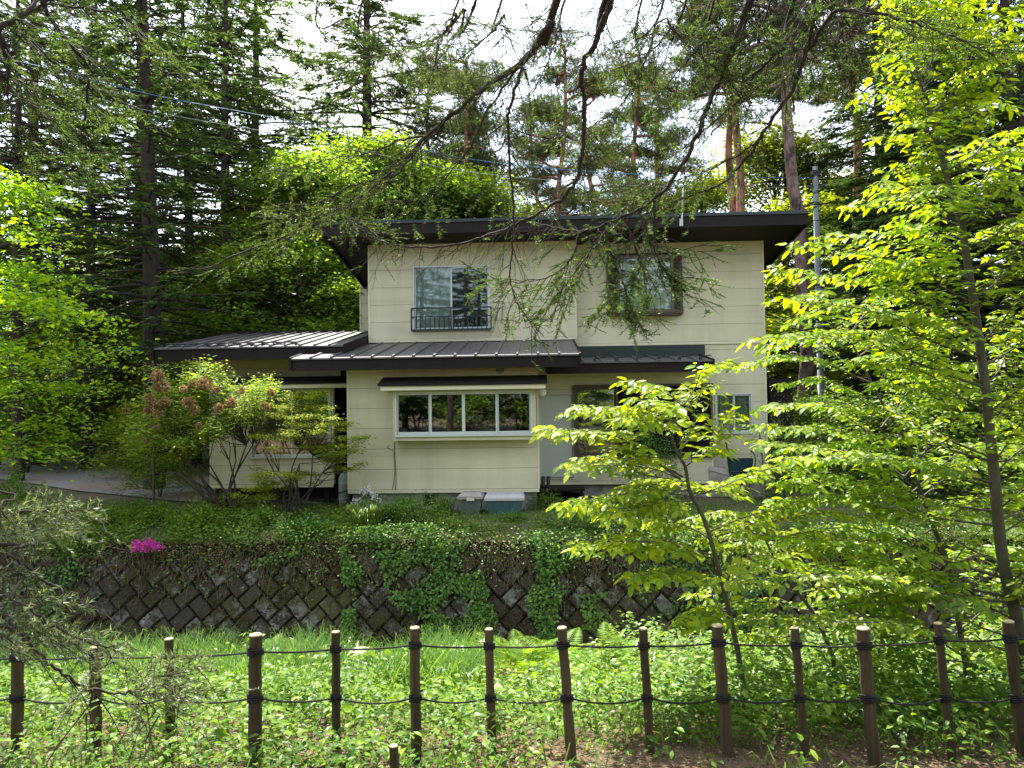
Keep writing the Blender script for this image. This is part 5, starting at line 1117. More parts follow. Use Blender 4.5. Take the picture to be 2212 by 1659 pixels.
def clumps(nc, per, mk, leaf, name, rad, dz, seed):
    g = np.random.default_rng(seed); X = g.uniform(-10, 9, nc); zc = g.uniform(*dz, nc); r = rad * g.uniform(.5, 1.4, nc); c = np.column_stack([X, wall_y(zc) - .03, zc]); P = np.repeat(c, per, 0) + g.normal(0, 1, (nc * per, 3)) * np.repeat(r, per)[:, None] * (1, .35, .6)
    P[:, 1] = np.where(P[:, 2] < -.2, np.minimum(P[:, 1], wall_y(P[:, 2]) - .02), P[:, 1]); n = len(P); az = g.uniform(0, 2 * PI, n); G = Geo(); G.leaves(P, np.column_stack([np.cos(az), np.sin(az) - .5, g.uniform(-.8, .2, n)]), np.column_stack([g.normal(0, .4, n), g.normal(0, .4, n) - .5, np.ones(n)]), leaf * g.uniform(.5, 1.4, n), leaf * g.uniform(.4, .65, n), 'leaf4'); ob(name, G, MT[mk], kind='stuff')
clumps(30, 170, 'shrub', .065, 'terrace_edge_leaves', .22, (-.42, -.05), 5); clumps(16, 150, 'cover', .06, 'terrace_edge_leaves', .18, (-.3, 0), 6); clumps(22, 110, 'litter', .05, 'dry_edge_litter', .2, (-.38, -.1), 8)
dA = lambda X, Y: .55 + .45 * np.sin(X * 1.9 + 2 * np.sin(Y * 1.1)) * np.cos(Y * 1.5 + X * .4)
plants(4600, (-7.5, 7.5), (4.6, 8.6), .062, (.08, .38), 6, 'cover', 'ground_cover_leaves', dens=lambda X, Y: .75 + .25 * dA(X, Y))
plants(2600, (-6.5, 6.5), (5.0, 9.5), .10, (.15, .42), 5, 'cover', 'ground_cover_leaves', dens=dA)
plants(3000, (-10, 10), (8.8, 12.4), .09, (.15, .5), 6, 'shrub', 'undergrowth_leaves', power=.9, dens=lambda X, Y: np.where((X < -.8) & (X > -6.5), .12, np.where((X < 2.2) & (X > -.8) & (Y > 9.3), .3, 1.0)))
plants(900, (-7, 7), (5.4, 9.0), .085, (.2, .55), 7, 'shrub', 'undergrowth_leaves', dens=lambda X, Y: dA(X + 3, Y * 1.3) ** 2)
plants(2200, (1.2, 9), (6.4, 12.0), .10, (.25, .75), 7, 'shrub', 'undergrowth_leaves')
# grass on the bank
n = 42000; X_ = rng.uniform(-9, 9, n); Y_ = 4.7 + 7.6 * rng.random(n); dn = np.where((X_ < -.8) & (Y_ > 8.4), .95, .22 + .3 * (np.sin(X_ * 2.3) * np.cos(Y_ * 1.9) > .2)); k = (rng.random(n) < dn) & (rng.random(n) > cover_ok(X_, Y_) * .9); X_, Y_ = X_[k], Y_[k]; n = len(X_)
G = Geo(); B = np.column_stack([X_, Y_, gz(X_, Y_) - .02]); hh = np.where((X_ < -.8) & (Y_ > 8.4), .72 + .2 * np.sin(X_ * 3), .28); blades(G, B, hh, .5, .012, n); ob('bank_grass', G, MT['grass'], kind='stuff')
# litter on the bare soil
n = 16000; X_ = rng.uniform(-4, 7, n); Y_ = rng.uniform(4.3, 6.3, n); G = Geo(); az = rng.uniform(0, 2 * PI, n); G.leaves(np.column_stack([X_, Y_, gz(X_, Y_) + rng.uniform(0, .018, n)]), np.column_stack([np.cos(az), np.sin(az), rng.uniform(-.3, .3, n)]), np.column_stack([rng.normal(0, .5, n), rng.normal(0, .5, n), np.ones(n)]), rng.uniform(.015, .05, n), rng.uniform(.008, .022, n), 'leaf4'); ob('leaf_litter', G, MT['litter'], kind='stuff')

# ferns
def frond_mesh(i):
    g = np.random.default_rng(300 + i); L = .62; n = 26; t = np.linspace(.06, 1, n); x = L * (t * .75); z = L * (1.0 * t - .55 * t ** 2.2) ; G = Geo(); ctr_ = np.column_stack([x, 0 * t, z]); G.tube(ctr_, np.linspace(.005, .0015, n), 4, cap=False)
    tan = nrm(np.gradient(ctr_, axis=0)); wl = .15 * np.sin(PI * np.clip(t * .92 + .08, 0, 1)) ** .8 * (1 - .35 * t)
    for s in (-1, 1):
        D = np.column_stack([tan[:, 0] * .35, np.full(n, s * 1.0), tan[:, 2] * .35 - .12]); up = np.cross(tan, (0, 1, 0)); up = up * np.sign(up[:, 2:3] + 1e-6)
        G.leaves(ctr_, D, up, wl, .015, 'leaf4', .05)
    return G.mesh('frond', MT['fernleaf'])
fms = [frond_mesh(i) for i in range(2)]
ferns = [(1125, 1440, 10.8, 1.0, 'fern left of the pair of posts with pale upright fronds'), (1155, 1455, 10.3, .8, 'small fern at the foot of the bare diamond blocks'), (1210, 1440, 10.9, .95, 'fern directly behind the middle fence post'), (1262, 1460, 10.4, .8, 'low fern right of the middle fence post'), (1330, 1470, 10.0, 1.1, 'broad upright fern between two middle posts'), (1292, 1470, 10.2, .8, 'narrow fern left of the broad upright fern'), (1180, 1425, 11.0, 1.0, 'fern close under the bare diamond blocks'), (1360, 1440, 10.6, .9, 'fern right of the broad upright fern'), (1080, 1430, 11.2, .8, 'fern at the end of the long grass'), (1700, 1440, 9.6, 1.0, 'fern behind the slim post under the beech leaves'), (1800, 1420, 9.8, 1.0, 'fern in the shade between two right posts'), (1940, 1400, 10.0, 1.0, 'fern in the shade behind the thick right post'), (1580, 1450, 9.8, .8, 'fern by the sapling foot'), (1000, 1440, 11.0, .7, 'small fern in the long grass')]
for (px, py, Y, s, lb) in ferns:
    p = at(px, py, Y); t = thing('fern', lb, 'fern', (p[0], Y, float(gz(p[0], Y)) + .02), 'ferns below the wall'); a0 = rng.uniform(0, 6)
    for k in range(9):
        o = bpy.data.objects.new('frond', fms[k % 2]); COL.objects.link(o); o.parent = t; o.rotation_euler = (rng.normal(0, .12), rng.uniform(-.35, .15), a0 + k * 2 * PI / 9 + rng.normal(0, .2)); q = s * 1.55 * rng.uniform(.8, 1.15); o.scale = (q, q, q)
# butterbur with big round leaves
bbm = []
G = Geo(); k = 14; a = np.linspace(.35, 2 * PI - .35, k); V = [(0, 0, .0)] + [(math.cos(x) * .2 * (1 + .06 * math.sin(5 * x)), math.sin(x) * .2, .03 + .02 * math.sin(3 * x)) for x in a]; G.add(V, [(0, i, i + 1) for i in range(1, k)]); big = G.mesh('big_leaf', MT['shrub'])
for (px, py, Y, s, lb) in [(600, 1430, 11.2, 1.0, 'broad leaved butterbur in the grass behind the fourth rope post'), (815, 1440, 10.6, 1.0, 'broad leaved butterbur left of the tall centre post'), (690, 1450, 10.8, .8, 'broad leaved butterbur beside the slim left post'), (215, 1500, 10.0, 1.0, 'broad leaved butterbur under the fir branch')]:
    p = at(px, py, Y); t = thing('butterbur', lb, 'plant', (p[0], Y, float(gz(p[0], Y))), 'broad leaved plants in the grass')
    for k in range(7):
        aa = rng.uniform(0, 6.28); r_ = rng.uniform(.1, .35); h = rng.uniform(.25, .5); o = bpy.data.objects.new('big_leaf', big); COL.objects.link(o); o.parent = t; o.location = (r_ * math.cos(aa), r_ * math.sin(aa), h); o.rotation_euler = (rng.normal(0, .35) + .15, rng.normal(0, .35), aa); q = s * rng.uniform(.6, 1.2); o.scale = (q, q, q)
        G = Geo(); G.tube([(0, 0, 0), (r_ * .5 * math.cos(aa), r_ * .5 * math.sin(aa), h * .6), (r_ * math.cos(aa), r_ * math.sin(aa), h)], .006, 4); ob('stalk', G, MT['grass'], t)
# tiny white flowers
G = Geo(); P = []
for (x, y) in [(765, 1395), (775, 1440), (870, 1440), (985, 1400), (1013, 1465), (1020, 1475), (1055, 1390), (1060, 1478), (1275, 1470), (1350, 1452), (1290, 1480), (1240, 1455), (1385, 1395), (1395, 1460), (930, 1450), (740, 1455)]:
    for k in range(4): P.append(at(x + rng.normal(0, 6), y + rng.normal(0, 6), 9.3))
P = np.repeat(np.array(P), 6, 0) + rng.normal(0, .02, (len(P) * 6, 3)); G.leaves(P, rand_unit(len(P)), rand_unit(len(P)), .03, .022, 'leaf4'); ob('small_white_flowers', G, MT['white'], kind='stuff')

# ------------------------------------------------------------------ young beeches at the right
def spray(W_, L_, path, leaf=.085, side_len=.45, spc=.044, tw=.006, r0=None):
    """a leafy limb: woody path with side twigs in a flat fan and alternate leaves"""
    P = catmull(path, 6); seg = np.linalg.norm(np.diff(P, axis=0), axis=1); s = np.r_[0, np.cumsum(seg)]; tot = s[-1]
    W_.tube(P, np.linspace(r0 or (.0045 + .0042 * tot), .0022, len(P)), 5, cap=False)
    ls, ld, ln = [], [], []
    tw_list = [(P, s, tot, 1.0)]
    d = tot * .12; sd_ = 1
    while d < tot * .97:
        b = np.array([np.interp(d, s, P[:, k]) for k in range(3)]); b2 = np.array([np.interp(min(d + .05, tot), s, P[:, k]) for k in range(3)]); T_ = nrm(b2 - b); H_ = nrm(np.cross(T_, (0, 0, 1)) * sd_)
        D_ = nrm(T_ * .75 + H_ * .85 + (0, 0, rng.uniform(-.12, .16))); ll = side_len * (1 - .65 * d / tot) * rng.uniform(.55, 1.25)
        q = np.array([b, b + D_ * ll * .5 + (0, 0, .02), b + D_ * ll + (0, 0, -.05 * ll - .01)]); qp = catmull(q, 4); W_.tube(qp, np.linspace(.004, .0015, len(qp)), 4, cap=False)
        ss = np.r_[0, np.cumsum(np.linalg.norm(np.diff(qp, axis=0), axis=1))]; tw_list.append((qp, ss, ss[-1], 0.0)); sd_ = -sd_; d += rng.uniform(.055, .10)
    for (Q, ss, tt, mainp) in tw_list:
        dd = np.arange(tt * (.35 if mainp else .12), tt, spc * rng.uniform(.85, 1.1)); m = len(dd)
        if m < 1: continue
        b = np.column_stack([np.interp(dd, ss, Q[:, k]) for k in range(3)]); b2 = np.column_stack([np.interp(dd + .02, np.r_[ss, ss[-1] + 1], np.r_[Q[:, k], Q[-1, k] + (Q[-1, k] - Q[-2, k]) / max(1e-6, ss[-1] - ss[-2])]) for k in range(3)]); T_ = nrm(b2 - b)
        sg = np.where(np.arange(m) % 2, 1.0, -1.0)[:, None]; H_ = nrm(np.cross(T_, np.tile((0, 0, 1.0), (m, 1)))) * sg
        D_ = T_ * .55 + H_ * .8 + np.column_stack([np.zeros(m), np.zeros(m), rng.uniform(-.75, .05, m)]); ls.append(b); ld.append(D_); ln.append(np.column_stack([rng.normal(0, .45, m), rng.normal(0, .45, m) - .45, np.ones(m)]))
        tip = Q[-1]; ls.append(tip[None]); ld.append(T_[-1:] + (0, 0, -.2)); ln.append(np.array([[rng.normal(0, .2), rng.normal(0, .2), 1]]))
    ls, ld, ln = map(np.concatenate, (ls, ld, ln)); m = len(ls); LL = leaf * 1.2 * rng.uniform(.45, 1.25, m); L_.leaves(ls, ld, ln, LL, LL * rng.uniform(.45, .56, m), 'leaf6', .07)


def beech(label, trunk, Yd, r, limbs, leaf=.085, matk='beech', name='beech_tree'):
    tp = catmull([at(x, y, Yd + dy) for (x, y, dy) in trunk], 6); foot = tp[0].copy(); foot[2] = gz(foot[0], foot[1]) - .1
    tp = np.vstack([foot, tp]); o_ = foot.copy(); t = thing(name, label, 'tree', tuple(o_), 'young beeches between the fence and the wall'); W_ = Geo(); L_ = Geo(); TG = Geo(); TG.tube(tp - o_, np.linspace(r, .008, len(tp)), 10); ob('trunk', TG, MT['beechbark'], t, smooth=True)
    for lm in limbs:
        path = [at(x, y, Yd + dy) - o_ for (x, y, dy) in lm]; L = sum(np.linalg.norm(path[i + 1] - path[i]) for i in range(len(path) - 1)); spray(W_, L_, path, leaf, side_len=min(.55, .2 + .22 * L))
    ob('branches', W_, MT['beechbark'], t, smooth=True); ob('leaves', L_, MT[matk], t); return t


# sapling in the middle right, limbs traced one by one
S2 = [[(1470, 1035, 0), (1426, 1004, -.1), (1379, 973, -.2), (1327, 942, -.3), (1210, 929, -.4), (1158, 931, -.4)],
      [(1444, 931, 0), (1428, 908, .1), (1366, 887, .2), (1288, 882, .2), (1246, 880, .2)],
      [(1475, 877, 0), (1440, 850, 0), (1400, 835, -.1), (1358, 824, -.2)],
      [(1475, 880, 0), (1500, 840, .1), (1520, 800, .1), (1560, 785, .2)],
      [(1480, 1009, 0), (1530, 970, -.2), (1560, 920, -.3), (1580, 885, -.3)],
      [(1465, 960, 0), (1490, 930, .2), (1517, 890, .3)],
      [(1480, 1060, 0), (1400, 1060, -.2), (1300, 1075, -.3), (1215, 1088, -.3)],
      [(1470, 1035, 0), (1400, 1010, .2), (1300, 1005, .3), (1243, 1010, .3)],
      [(1500, 1080, 0), (1400, 1092, -.3), (1300, 1118, -.5)],
      [(1545, 1200, 0), (1400, 1170, -.2), (1240, 1184, -.4)],
      [(1560, 1260, 0), (1450, 1240, -.3), (1358, 1245, -.5)],
      [(1490, 1075, 0), (1560, 1050, .3), (1640, 1020, .4), (1700, 1000, .5)],
      [(1452, 934, 0), (1400, 915, -.3), (1330, 905, -.5)], [(1570, 1310, 0), (1530, 1330, -.3), (1478, 1345, -.5)],
      [(1530, 1150, 0), (1600, 1120, .2), (1680, 1100, .4), (1740, 1075, .4)], [(1540, 1170, 0), (1480, 1135, .3), (1390, 1125, .5)],
      [(1560, 1230, 0), (1640, 1210, -.2), (1730, 1200, -.3)], [(1485, 1040, 0), (1440, 1040, .4), (1370, 1040, .6)], [(1466, 900, 0), (1420, 880, -.4), (1380, 865, -.5)]]
S2 += [[(x + rng.normal(0, 10), y + rng.normal(4, 9), dy + rng.uniform(.1, .35)) for (x, y, dy) in l] for l in S2]
beech('sapling beech with tiered bright leaves in front of the right window', [(1607, 1490, 0), (1592, 1400, 0), (1570, 1300, 0), (1545, 1200, 0), (1520, 1120, 0), (1490, 1060, 0), (1480, 1009, 0), (1457, 965, 0), (1452, 934, 0), (1465, 898, 0), (1478, 870, 0)], 6.9, .028, S2, .096)
# big young beech: outline of its left side
outl = [(-120, 1960), (0, 1925), (60, 1905), (100, 1865), (150, 1845), (200, 1850), (260, 1880), (330, 1890), (400, 1840), (460, 1790), (500, 1740), (535, 1675), (590, 1605), (640, 1630), (700, 1640), (760, 1560), (800, 1520), (840, 1600), (900, 1590), (950, 1580), (1000, 1640), (1060, 1600), (1100, 1560), (1150, 1540), (1200, 1500), (1260, 1530), (1310, 1560), (1360, 1620)]
oy = [a[0] for a in outl]; ox = [a[1] for a in outl]
trk = [(2212, 1440, 0), (2195, 1330, 0), (2165, 1200, 0), (2145, 1000, 0), (2130, 850, 0), (2110, 700, 0), (2095, 600, 0), (2075, 480, 0), (2045, 380, 0), (2020, 280, 0), (1990, 180, 0), (1965, 90, 0), (1950, 0, 0), (1940, -90, 0)]
ty = [a[1] for a in trk][::-1]; txx = [a[0] for a in trk][::-1]; limbs = []; yy = -90
while yy < 1330:
    for side in (-1, 1):
        y = yy + rng.uniform(-12, 12); x_t = np.interp(y - 0, ty, txx); dy = rng.uniform(-.9, .9)
        x_end = (np.interp(y, oy, ox) + rng.uniform(-5, 80)) if side < 0 else x_t + rng.uniform(120, 330)
        if side < 0 and rng.random() < .35: x_end = (x_end + x_t) / 2
        ys = y + rng.uniform(45, 150); x_s = np.interp(min(ys, 1400), ty, txx); m = (x_s + x_end) / 2
        limbs.append([(x_s, ys, 0), (x_s * .7 + x_end * .3, ys * .55 + y * .45 + rng.uniform(-12, 12), dy * .4), (m, y + (ys - y) * .2 + rng.uniform(-14, 10), dy * .7), (x_end, y + rng.uniform(-8, 24), dy)])
    yy += 23 if yy < 760 else 37
beech('tall young beech filling the right side with its trunk by the last fence post', trk, 7.1, .062, limbs, .088)
# third, slender stem
limbs = []; trk3 = [(2087, 1440, 0), (2070, 1340, 0), (2055, 1240, 0), (2010, 1120, 0), (1985, 1050, 0), (1960, 960, 0), (1900, 860, 0), (1850, 760, 0), (1810, 680, 0)]; ty = [a[1] for a in trk3][::-1]; txx = [a[0] for a in trk3][::-1]
for y in range(650, 1400, 44):
    for side in (-1, 1):
        x_s = np.interp(min(1430, y + 40), ty, txx); x_e = max(np.interp(y, oy, ox) + rng.uniform(0, 120), x_s - 330) if side < 0 else x_s + rng.uniform(120, 300); dy = rng.uniform(-.6, .9); limbs.append([(x_s, min(1430, y + 40 + rng.uniform(0, 80)), 0), ((x_s + x_e) / 2, y + rng.uniform(-15, 25), dy / 2), (x_e, y + rng.uniform(-10, 20), dy)])
beech('slender grey beech stem curving up between the last fence posts', trk3, 8.2, .035, limbs, .092)
# low leafy sapling at lower right
limbs = []; trk4 = [(1800, 1420, 0), (1760, 1330, 0), (1700, 1250, 0), (1660, 1180, 0), (1640, 1120, 0)]; ty = [a[1] for a in trk4][::-1]; txx = [a[0] for a in trk4][::-1]
for y in range(1110, 1400, 38):
    for side in (-1, 1):
        x_s = np.interp(y + 20, ty, txx); x_e = x_s + side * rng.uniform(120, 260); dy = rng.uniform(-.5, .5); limbs.append([(x_s, y + 20, 0), ((x_s + x_e) / 2, y, dy / 2), (x_e, y + rng.uniform(-5, 25), dy)])
beech('low leaning sapling with leaves just above the right fence ropes', trk4, 7.6, .022, limbs, .088)

# ---- bright maple at the left edge
ml = make_tree('maple_tree', broadleaf(7.6, 2.6, 41, .22, .09, .15, 105, 130, .16, lean=(.5, 0), kind='leaf6'), 'bark', 'beech', 'bright yellow green maple at the left edge above the wall', 'tree', gpos(-75, 14.6), None, 0, 1.0)
mound('garden_bush', 'grey green twiggy bush at the left end of the terrace', 'bush', 20, 1090, 15.2, 1.6, 1.1, 1.2, 'shrub', .08, 2200)
mound('garden_bush', 'dark evergreen bush in front of the shuttered window', 'bush', 1410, 1000, 16.9, 1.5, 2.1, 1.0, 'ivy', .06, 4200)
mound('garden_bush', 'bush with small leaves in front of the far right window', 'bush', 1690, 960, 17.2, 1.3, 2.2, 1.0, 'shrub', .06, 3600)

# ------------------------------------------------------------------ overhanging fir limbs near the camera
def needle_twigs(G, W_, P0, D0, L0, nlen=.030, step=.010, wd=.0075, g=rng):
    for p, d, L in zip(P0, D0, L0):
        n = max(4, int(L / step)); s = np.linspace(0, L, n); dr = np.column_stack([0 * s, 0 * s, -.35 * s ** 2]); c = p + d * s[:, None] + dr; W_.tube(c[::max(1, n // 4)], .0018, 3, cap=False)
        k = 2; C = np.repeat(c, k, 0); m = len(C); sd = np.tile([1, -1], n); H_ = nrm(np.cross(d, (0, 0, 1))); az = g.normal(0, .5, m)
        D = d * .55 + H_ * (sd * .8)[:, None] + np.column_stack([0 * az, 0 * az, az * .7 + .15]); G.leaves(C, D, g.normal(size=(m, 3)) + (0, 0, .8), nlen * g.uniform(.7, 1.2, m), wd, 'tri')


def plume(Nd, W_, q0, q1, leaf=.034):
    """flat fir spray between two points, every twig set densely with needles"""
    ax = q1 - q0; L = np.linalg.norm(ax); T_ = ax / L; H_ = nrm(np.cross(T_, (0, 0, 1))); d = .03; sg = 1; V_ = nrm(np.cross(H_, T_)); H_ = nrm(H_ * .6 + V_ * .8)
    tw = [(q0, T_, L)]
    while d < L * .95:
        tw.append((q0 + T_ * d, nrm(T_ * .8 + H_ * sg * .75 + rng.normal(0, .12, 3)), (L - d) * .55 * rng.uniform(.6, 1.1) + .03)); sg = -sg; d += rng.uniform(.022, .04)
    for (p, D, l) in tw:
        n = max(8, int(l / .0045)); s_ = np.linspace(0, l, n); c = p + D * s_[:, None]; c[:, 2] -= .25 * s_ ** 2; W_.tube(c[::max(1, n // 5)], .002, 3, cap=False); S_ = nrm(np.cross(D, rng.normal(size=3))); B_ = np.cross(D, S_); a = rng.uniform(0, 2 * PI, n)
        Dn = D * .75 + S_ * (np.cos(a) * .7)[:, None] + B_ * (np.sin(a) * .7)[:, None]; Nd.leaves(c, Dn, rng.normal(size=(n, 3)), leaf * rng.uniform(.7, 1.2, n), .006, 'tri')


def fir_limbs(label, trunk_pts, tr, limbs, name='fir_tree', bare=.55, group=None):
    """limbs: (list of (px,py,Y) from tip side of frame, start radius, foliage density, origin point or None)"""
    o_ = np.array(trunk_pts[0], float); t = thing(name, label, 'fir tree', tuple(o_), group); G = Geo(); G.tube(catmull(trunk_pts, 4) - o_, np.linspace(tr, tr * .4, 4 * (len(trunk_pts) - 1) + 1), 12); ob('trunk', G, MT['barkd'], t, smooth=True)
    for (pts, r0, fol, org) in limbs:
        P = [at(*q) for q in pts]
        if org is not None: P = [np.array(org)] + P
        P = catmull(P, 8); W_ = Geo(); Nd = Geo(); m = len(P); seg = np.r_[0, np.cumsum(np.linalg.norm(np.diff(P, axis=0), axis=1))]; tot = seg[-1]; st = 8 if org is not None else 0
        wob = P.copy(); wob[1:-1] += rng.normal(0, .006, (m - 2, 3)); W_.tube(wob - o_, np.linspace(r0, r0 * .22, m), 7, cap=True)
        d = seg[st]
        while d < tot:
            b = np.array([np.interp(d, seg, P[:, k]) for k in range(3)]); T_ = nrm(np.array([np.interp(min(tot, d + .05), seg, P[:, k]) for k in range(3)]) - b + 1e-6); u = (d - seg[st]) / max(.01, tot - seg[st])
            sgn = rng.choice([-1, 1]); H_ = nrm(np.cross(T_, (0, 0, 1)) + 1e-6) * sgn; ll = rng.uniform(.15, .55) * (1.15 - .5 * u)
            D_ = nrm(T_ * .6 + H_ * rng.uniform(.3, 1) + (0, 0, rng.uniform(-1.0, .15))); q = [b, b + D_ * ll * .5 + rng.normal(0, .02, 3), b + D_ * ll + (0, 0, -.12 * ll) + rng.normal(0, .03, 3)]; qp = catmull(q, 4); W_.tube(qp - o_, np.linspace(.0042, .0014, len(qp)), 3, cap=False)
            for k in range(rng.integers(2, 6) + (5 if fol > .9 else 0)):           # fine twiglets
                c = qp[rng.integers(2, len(qp))]; dd = nrm(D_ + rng.normal(0, .7, 3) + (0, 0, -.3)); l2 = rng.uniform(.05, .2)
                if rng.random() < fol * (.35 + .9 * u): needle_twigs(Nd, W_, [c - o_], [nrm(dd * (1, 1, .45))], [l2])
                else: W_.tube([c - o_, c + dd * l2 * .5 - o_ + rng.normal(0, .008, 3), c + dd * l2 - o_], [.0018, .0014, .001], 3, cap=False)
            if rng.random() < fol * (.3 + u): needle_twigs(Nd, W_, [qp[-3] - o_], [D_], [ll * .5])
            d += rng.uniform(.03, .075) * (3.5 if P[0][0] < -3 and P[0][2] < 3 else 1)
        lo = ob('limb', W_, MT['twig'], t, smooth=True)
        if Nd.n: ob('needles', Nd, MT['fir2'], lo)
    return t


O = (1.9, .4, 8.2)
L1 = [
    ([(1222, -60, 4.6), (1190, 47, 4.8), (1136, 126, 5.0), (1068, 176, 5.2), (1007, 220, 5.5), (924, 292, 5.9), (834, 382, 6.4), (708, 468, 7.0), (504, 554, 7.6), (440, 582, 7.9)], .032, .3, O),
    ([(1129, 144, 5.0), (1104, 223, 5.1), (1098, 288, 5.2), (1111, 468, 5.4), (1104, 560, 5.5), (1110, 640, 5.6), (1165, 718, 5.7)], .013, .3, None),
    ([(1330, -60, 4.8), (1320, 0, 4.9), (1291, 79, 5.0), (1257, 155, 5.1), (1262, 216, 5.2), (1259, 306, 5.3), (1248, 378, 5.4), (1212, 432, 5.5), (1140, 472, 5.6), (1068, 504, 5.7), (960, 533, 5.8), (852, 529, 5.9), (798, 508, 6.0)], .026, .12, O),
    ([(1640, -60, 5.0), (1617, 0, 5.1), (1588, 83, 5.2), (1535, 216, 5.4), (1477, 349, 5.6), (1416, 428, 5.7), (1320, 479, 5.8), (1248, 500, 5.9), (1158, 482, 6.0)], .028, .35, O),
    ([(1318, 480, 5.8), (1316, 510, 5.8), (1325, 560, 5.8), (1345, 610, 5.8), (1362, 660, 5.8)], .010, .95, None),
    ([(1413, 430, 5.7), (1413, 470, 5.7), (1418, 540, 5.7), (1436, 600, 5.8), (1500, 598, 5.8)], .010, .95, None),
    ([(1250, 500, 5.9), (1235, 560, 5.9), (1180, 600, 5.9), (1100, 610, 5.9), (1060, 600, 5.9)], .009, .95, None),
    ([(1320, 481, 5.8), (1280, 540, 5.6), (1240, 590, 5.6), (1200, 640, 5.6), (1170, 650, 5.6)], .008, 1.0, None),
    ([(1380, 450, 5.7), (1400, 520, 5.6), (1440, 535, 5.6), (1525, 545, 5.6)], .008, .9, None),
    ([(1350, 470, 5.8), (1380, 560, 5.7), (1370, 600, 5.7), (1300, 660, 5.7)], .008, .95, None),
    ([(1732, -60, 5.0), (1697, 86, 5.2), (1640, 150, 5.4), (1588, 223, 5.6), (1500, 300, 5.9), (1440, 345, 6.0)], .018, .5, O),
    ([(1775, -60, 4.8), (1763, 0, 4.9), (1750, 72, 5.0), (1718, 180, 5.2), (1639, 299, 5.4), (1570, 389, 5.6), (1488, 425, 5.8), (1440, 440, 5.9)], .024, .45, O),
    ([(1779, -40, 4.6), (1812, 18, 4.7), (1920, 36, 4.9), (2028, 68, 5.2), (2150, 120, 5.4)], .018, .5, O),
    ([(1400, -60, 5.0), (1440, 40, 5.1), (1500, 110, 5.2), (1560, 160, 5.3), (1620, 240, 5.4)], .010, .6, O),
    ([(1050, -60, 5.4), (1000, 20, 5.5), (960, 70, 5.6), (880, 110, 5.8), (760, 130, 6.0)], .014, .6, O),
    ([(1010, -60, 5.0), (985, 30, 5.1), (950, 90, 5.2), (935, 160, 5.2)], .010, .5, O),
    ([(1500, -60, 5.3), (1450, 60, 5.5), (1380, 130, 5.7), (1290, 160, 6.0)], .012, .6, O),
    ([(1240, -60, 5.6), (1210, 60, 5.7), (1180, 140, 5.8), (1150, 200, 5.9)], .010, .6, O),
    ([(1850, -60, 5.0), (1830, 60, 5.1), (1840, 160, 5.2), (1820, 240, 5.3)], .009, .6, O),
    ([(930, 292, 5.9), (870, 300, 6.0), (800, 330, 6.2), (700, 345, 6.4), (600, 370, 6.6)], .010, .6, None),
    ([(830, 385, 6.4), (760, 400, 6.4), (680, 440, 6.5), (610, 440, 6.6)], .009, .7, None),
    ([(735, 455, 6.9), (760, 480, 6.8), (800, 500, 6.7), (840, 505, 6.7)], .008, .9, None),
    ([(1100, -60, 5.6), (1090, 30, 5.8), (1040, 90, 6.0), (960, 150, 6.2), (900, 190, 6.4)], .012, .85, O),
    ([(1450, -60, 5.4), (1420, 60, 5.6), (1360, 200, 5.8), (1300, 260, 6.0), (1200, 300, 6.2)], .012, .85, O),
    ([(1560, -60, 5.2), (1540, 60, 5.4), (1460, 160, 5.6), (1400, 230, 5.8)], .012, .85, O),
    ([(1680, -60, 5.0), (1650, 60, 5.2), (1600, 110, 5.4), (1560, 190, 5.5)], .010, .9, O),
    ([(1900, -60, 5.0), (1800, 60, 5.2), (1740, 110, 5.4), (1690, 170, 5.6)], .010, .9, O),
    ([(1640, 300, 5.4), (1600, 330, 5.5), (1520, 370, 5.7), (1430, 395, 5.9), (1330, 400, 6.1)], .008, .8, None),
    ([(1130, 130, 5.0), (1060, 230, 5.3), (1000, 340, 5.6), (920, 420, 5.9), (860, 440, 6.1)], .010, .7, None),
    ([(800, -60, 6.0), (820, 60, 6.2), (780, 160, 6.4), (720, 240, 6.6)], .010, .9, O),
    ([(980, 240, 5.6), (900, 330, 5.9), (800, 420, 6.2), (690, 460, 6.6), (560, 470, 7.0)], .010, .8, None),
    ([(700, -60, 6.4), (760, 40, 6.4), (840, 90, 6.4), (900, 170, 6.4)], .010, .5, O),
]
fir_limbs('fir whose long dark limbs hang across the top of the view', [(2.3, -.9, .7), (2.2, -.7, 4), (2.0, 0.1, 7.5), (1.95, .3, 11)], .2, L1)
O2 = (-3.7, 1.5, 5.6)
L2 = [
    ([(60, -80, 4.2), (90, 0, 4.3), (122, 61, 4.4), (162, 108, 4.5), (189, 140, 4.6), (187, 216, 4.7), (173, 306, 4.8), (176, 378, 4.9)], .020, .45, O2),
    ([(-60, 120, 3.8), (0, 60, 3.9), (60, 20, 4.0), (110, -40, 4.2)], .03, .6, O2),
    ([(-60, 60, 4.2), (40, 70, 4.3), (110, 130, 4.5), (200, 190, 4.8), (280, 230, 5.0)], .014, .7, O2),
    ([(-60, -40, 4.5), (120, 10, 4.8), (240, 30, 5.0), (330, 90, 5.2), (380, 160, 5.4)], .014, .6, O2),
    ([(-80, 170, 4.0), (0, 180, 4.1), (70, 230, 4.2), (110, 300, 4.4)], .012, .8, O2),
    ([(-80, 60, 3.6), (10, 110, 3.7), (20, 200, 3.8), (30, 330, 3.8)], .012, .9, O2),
]
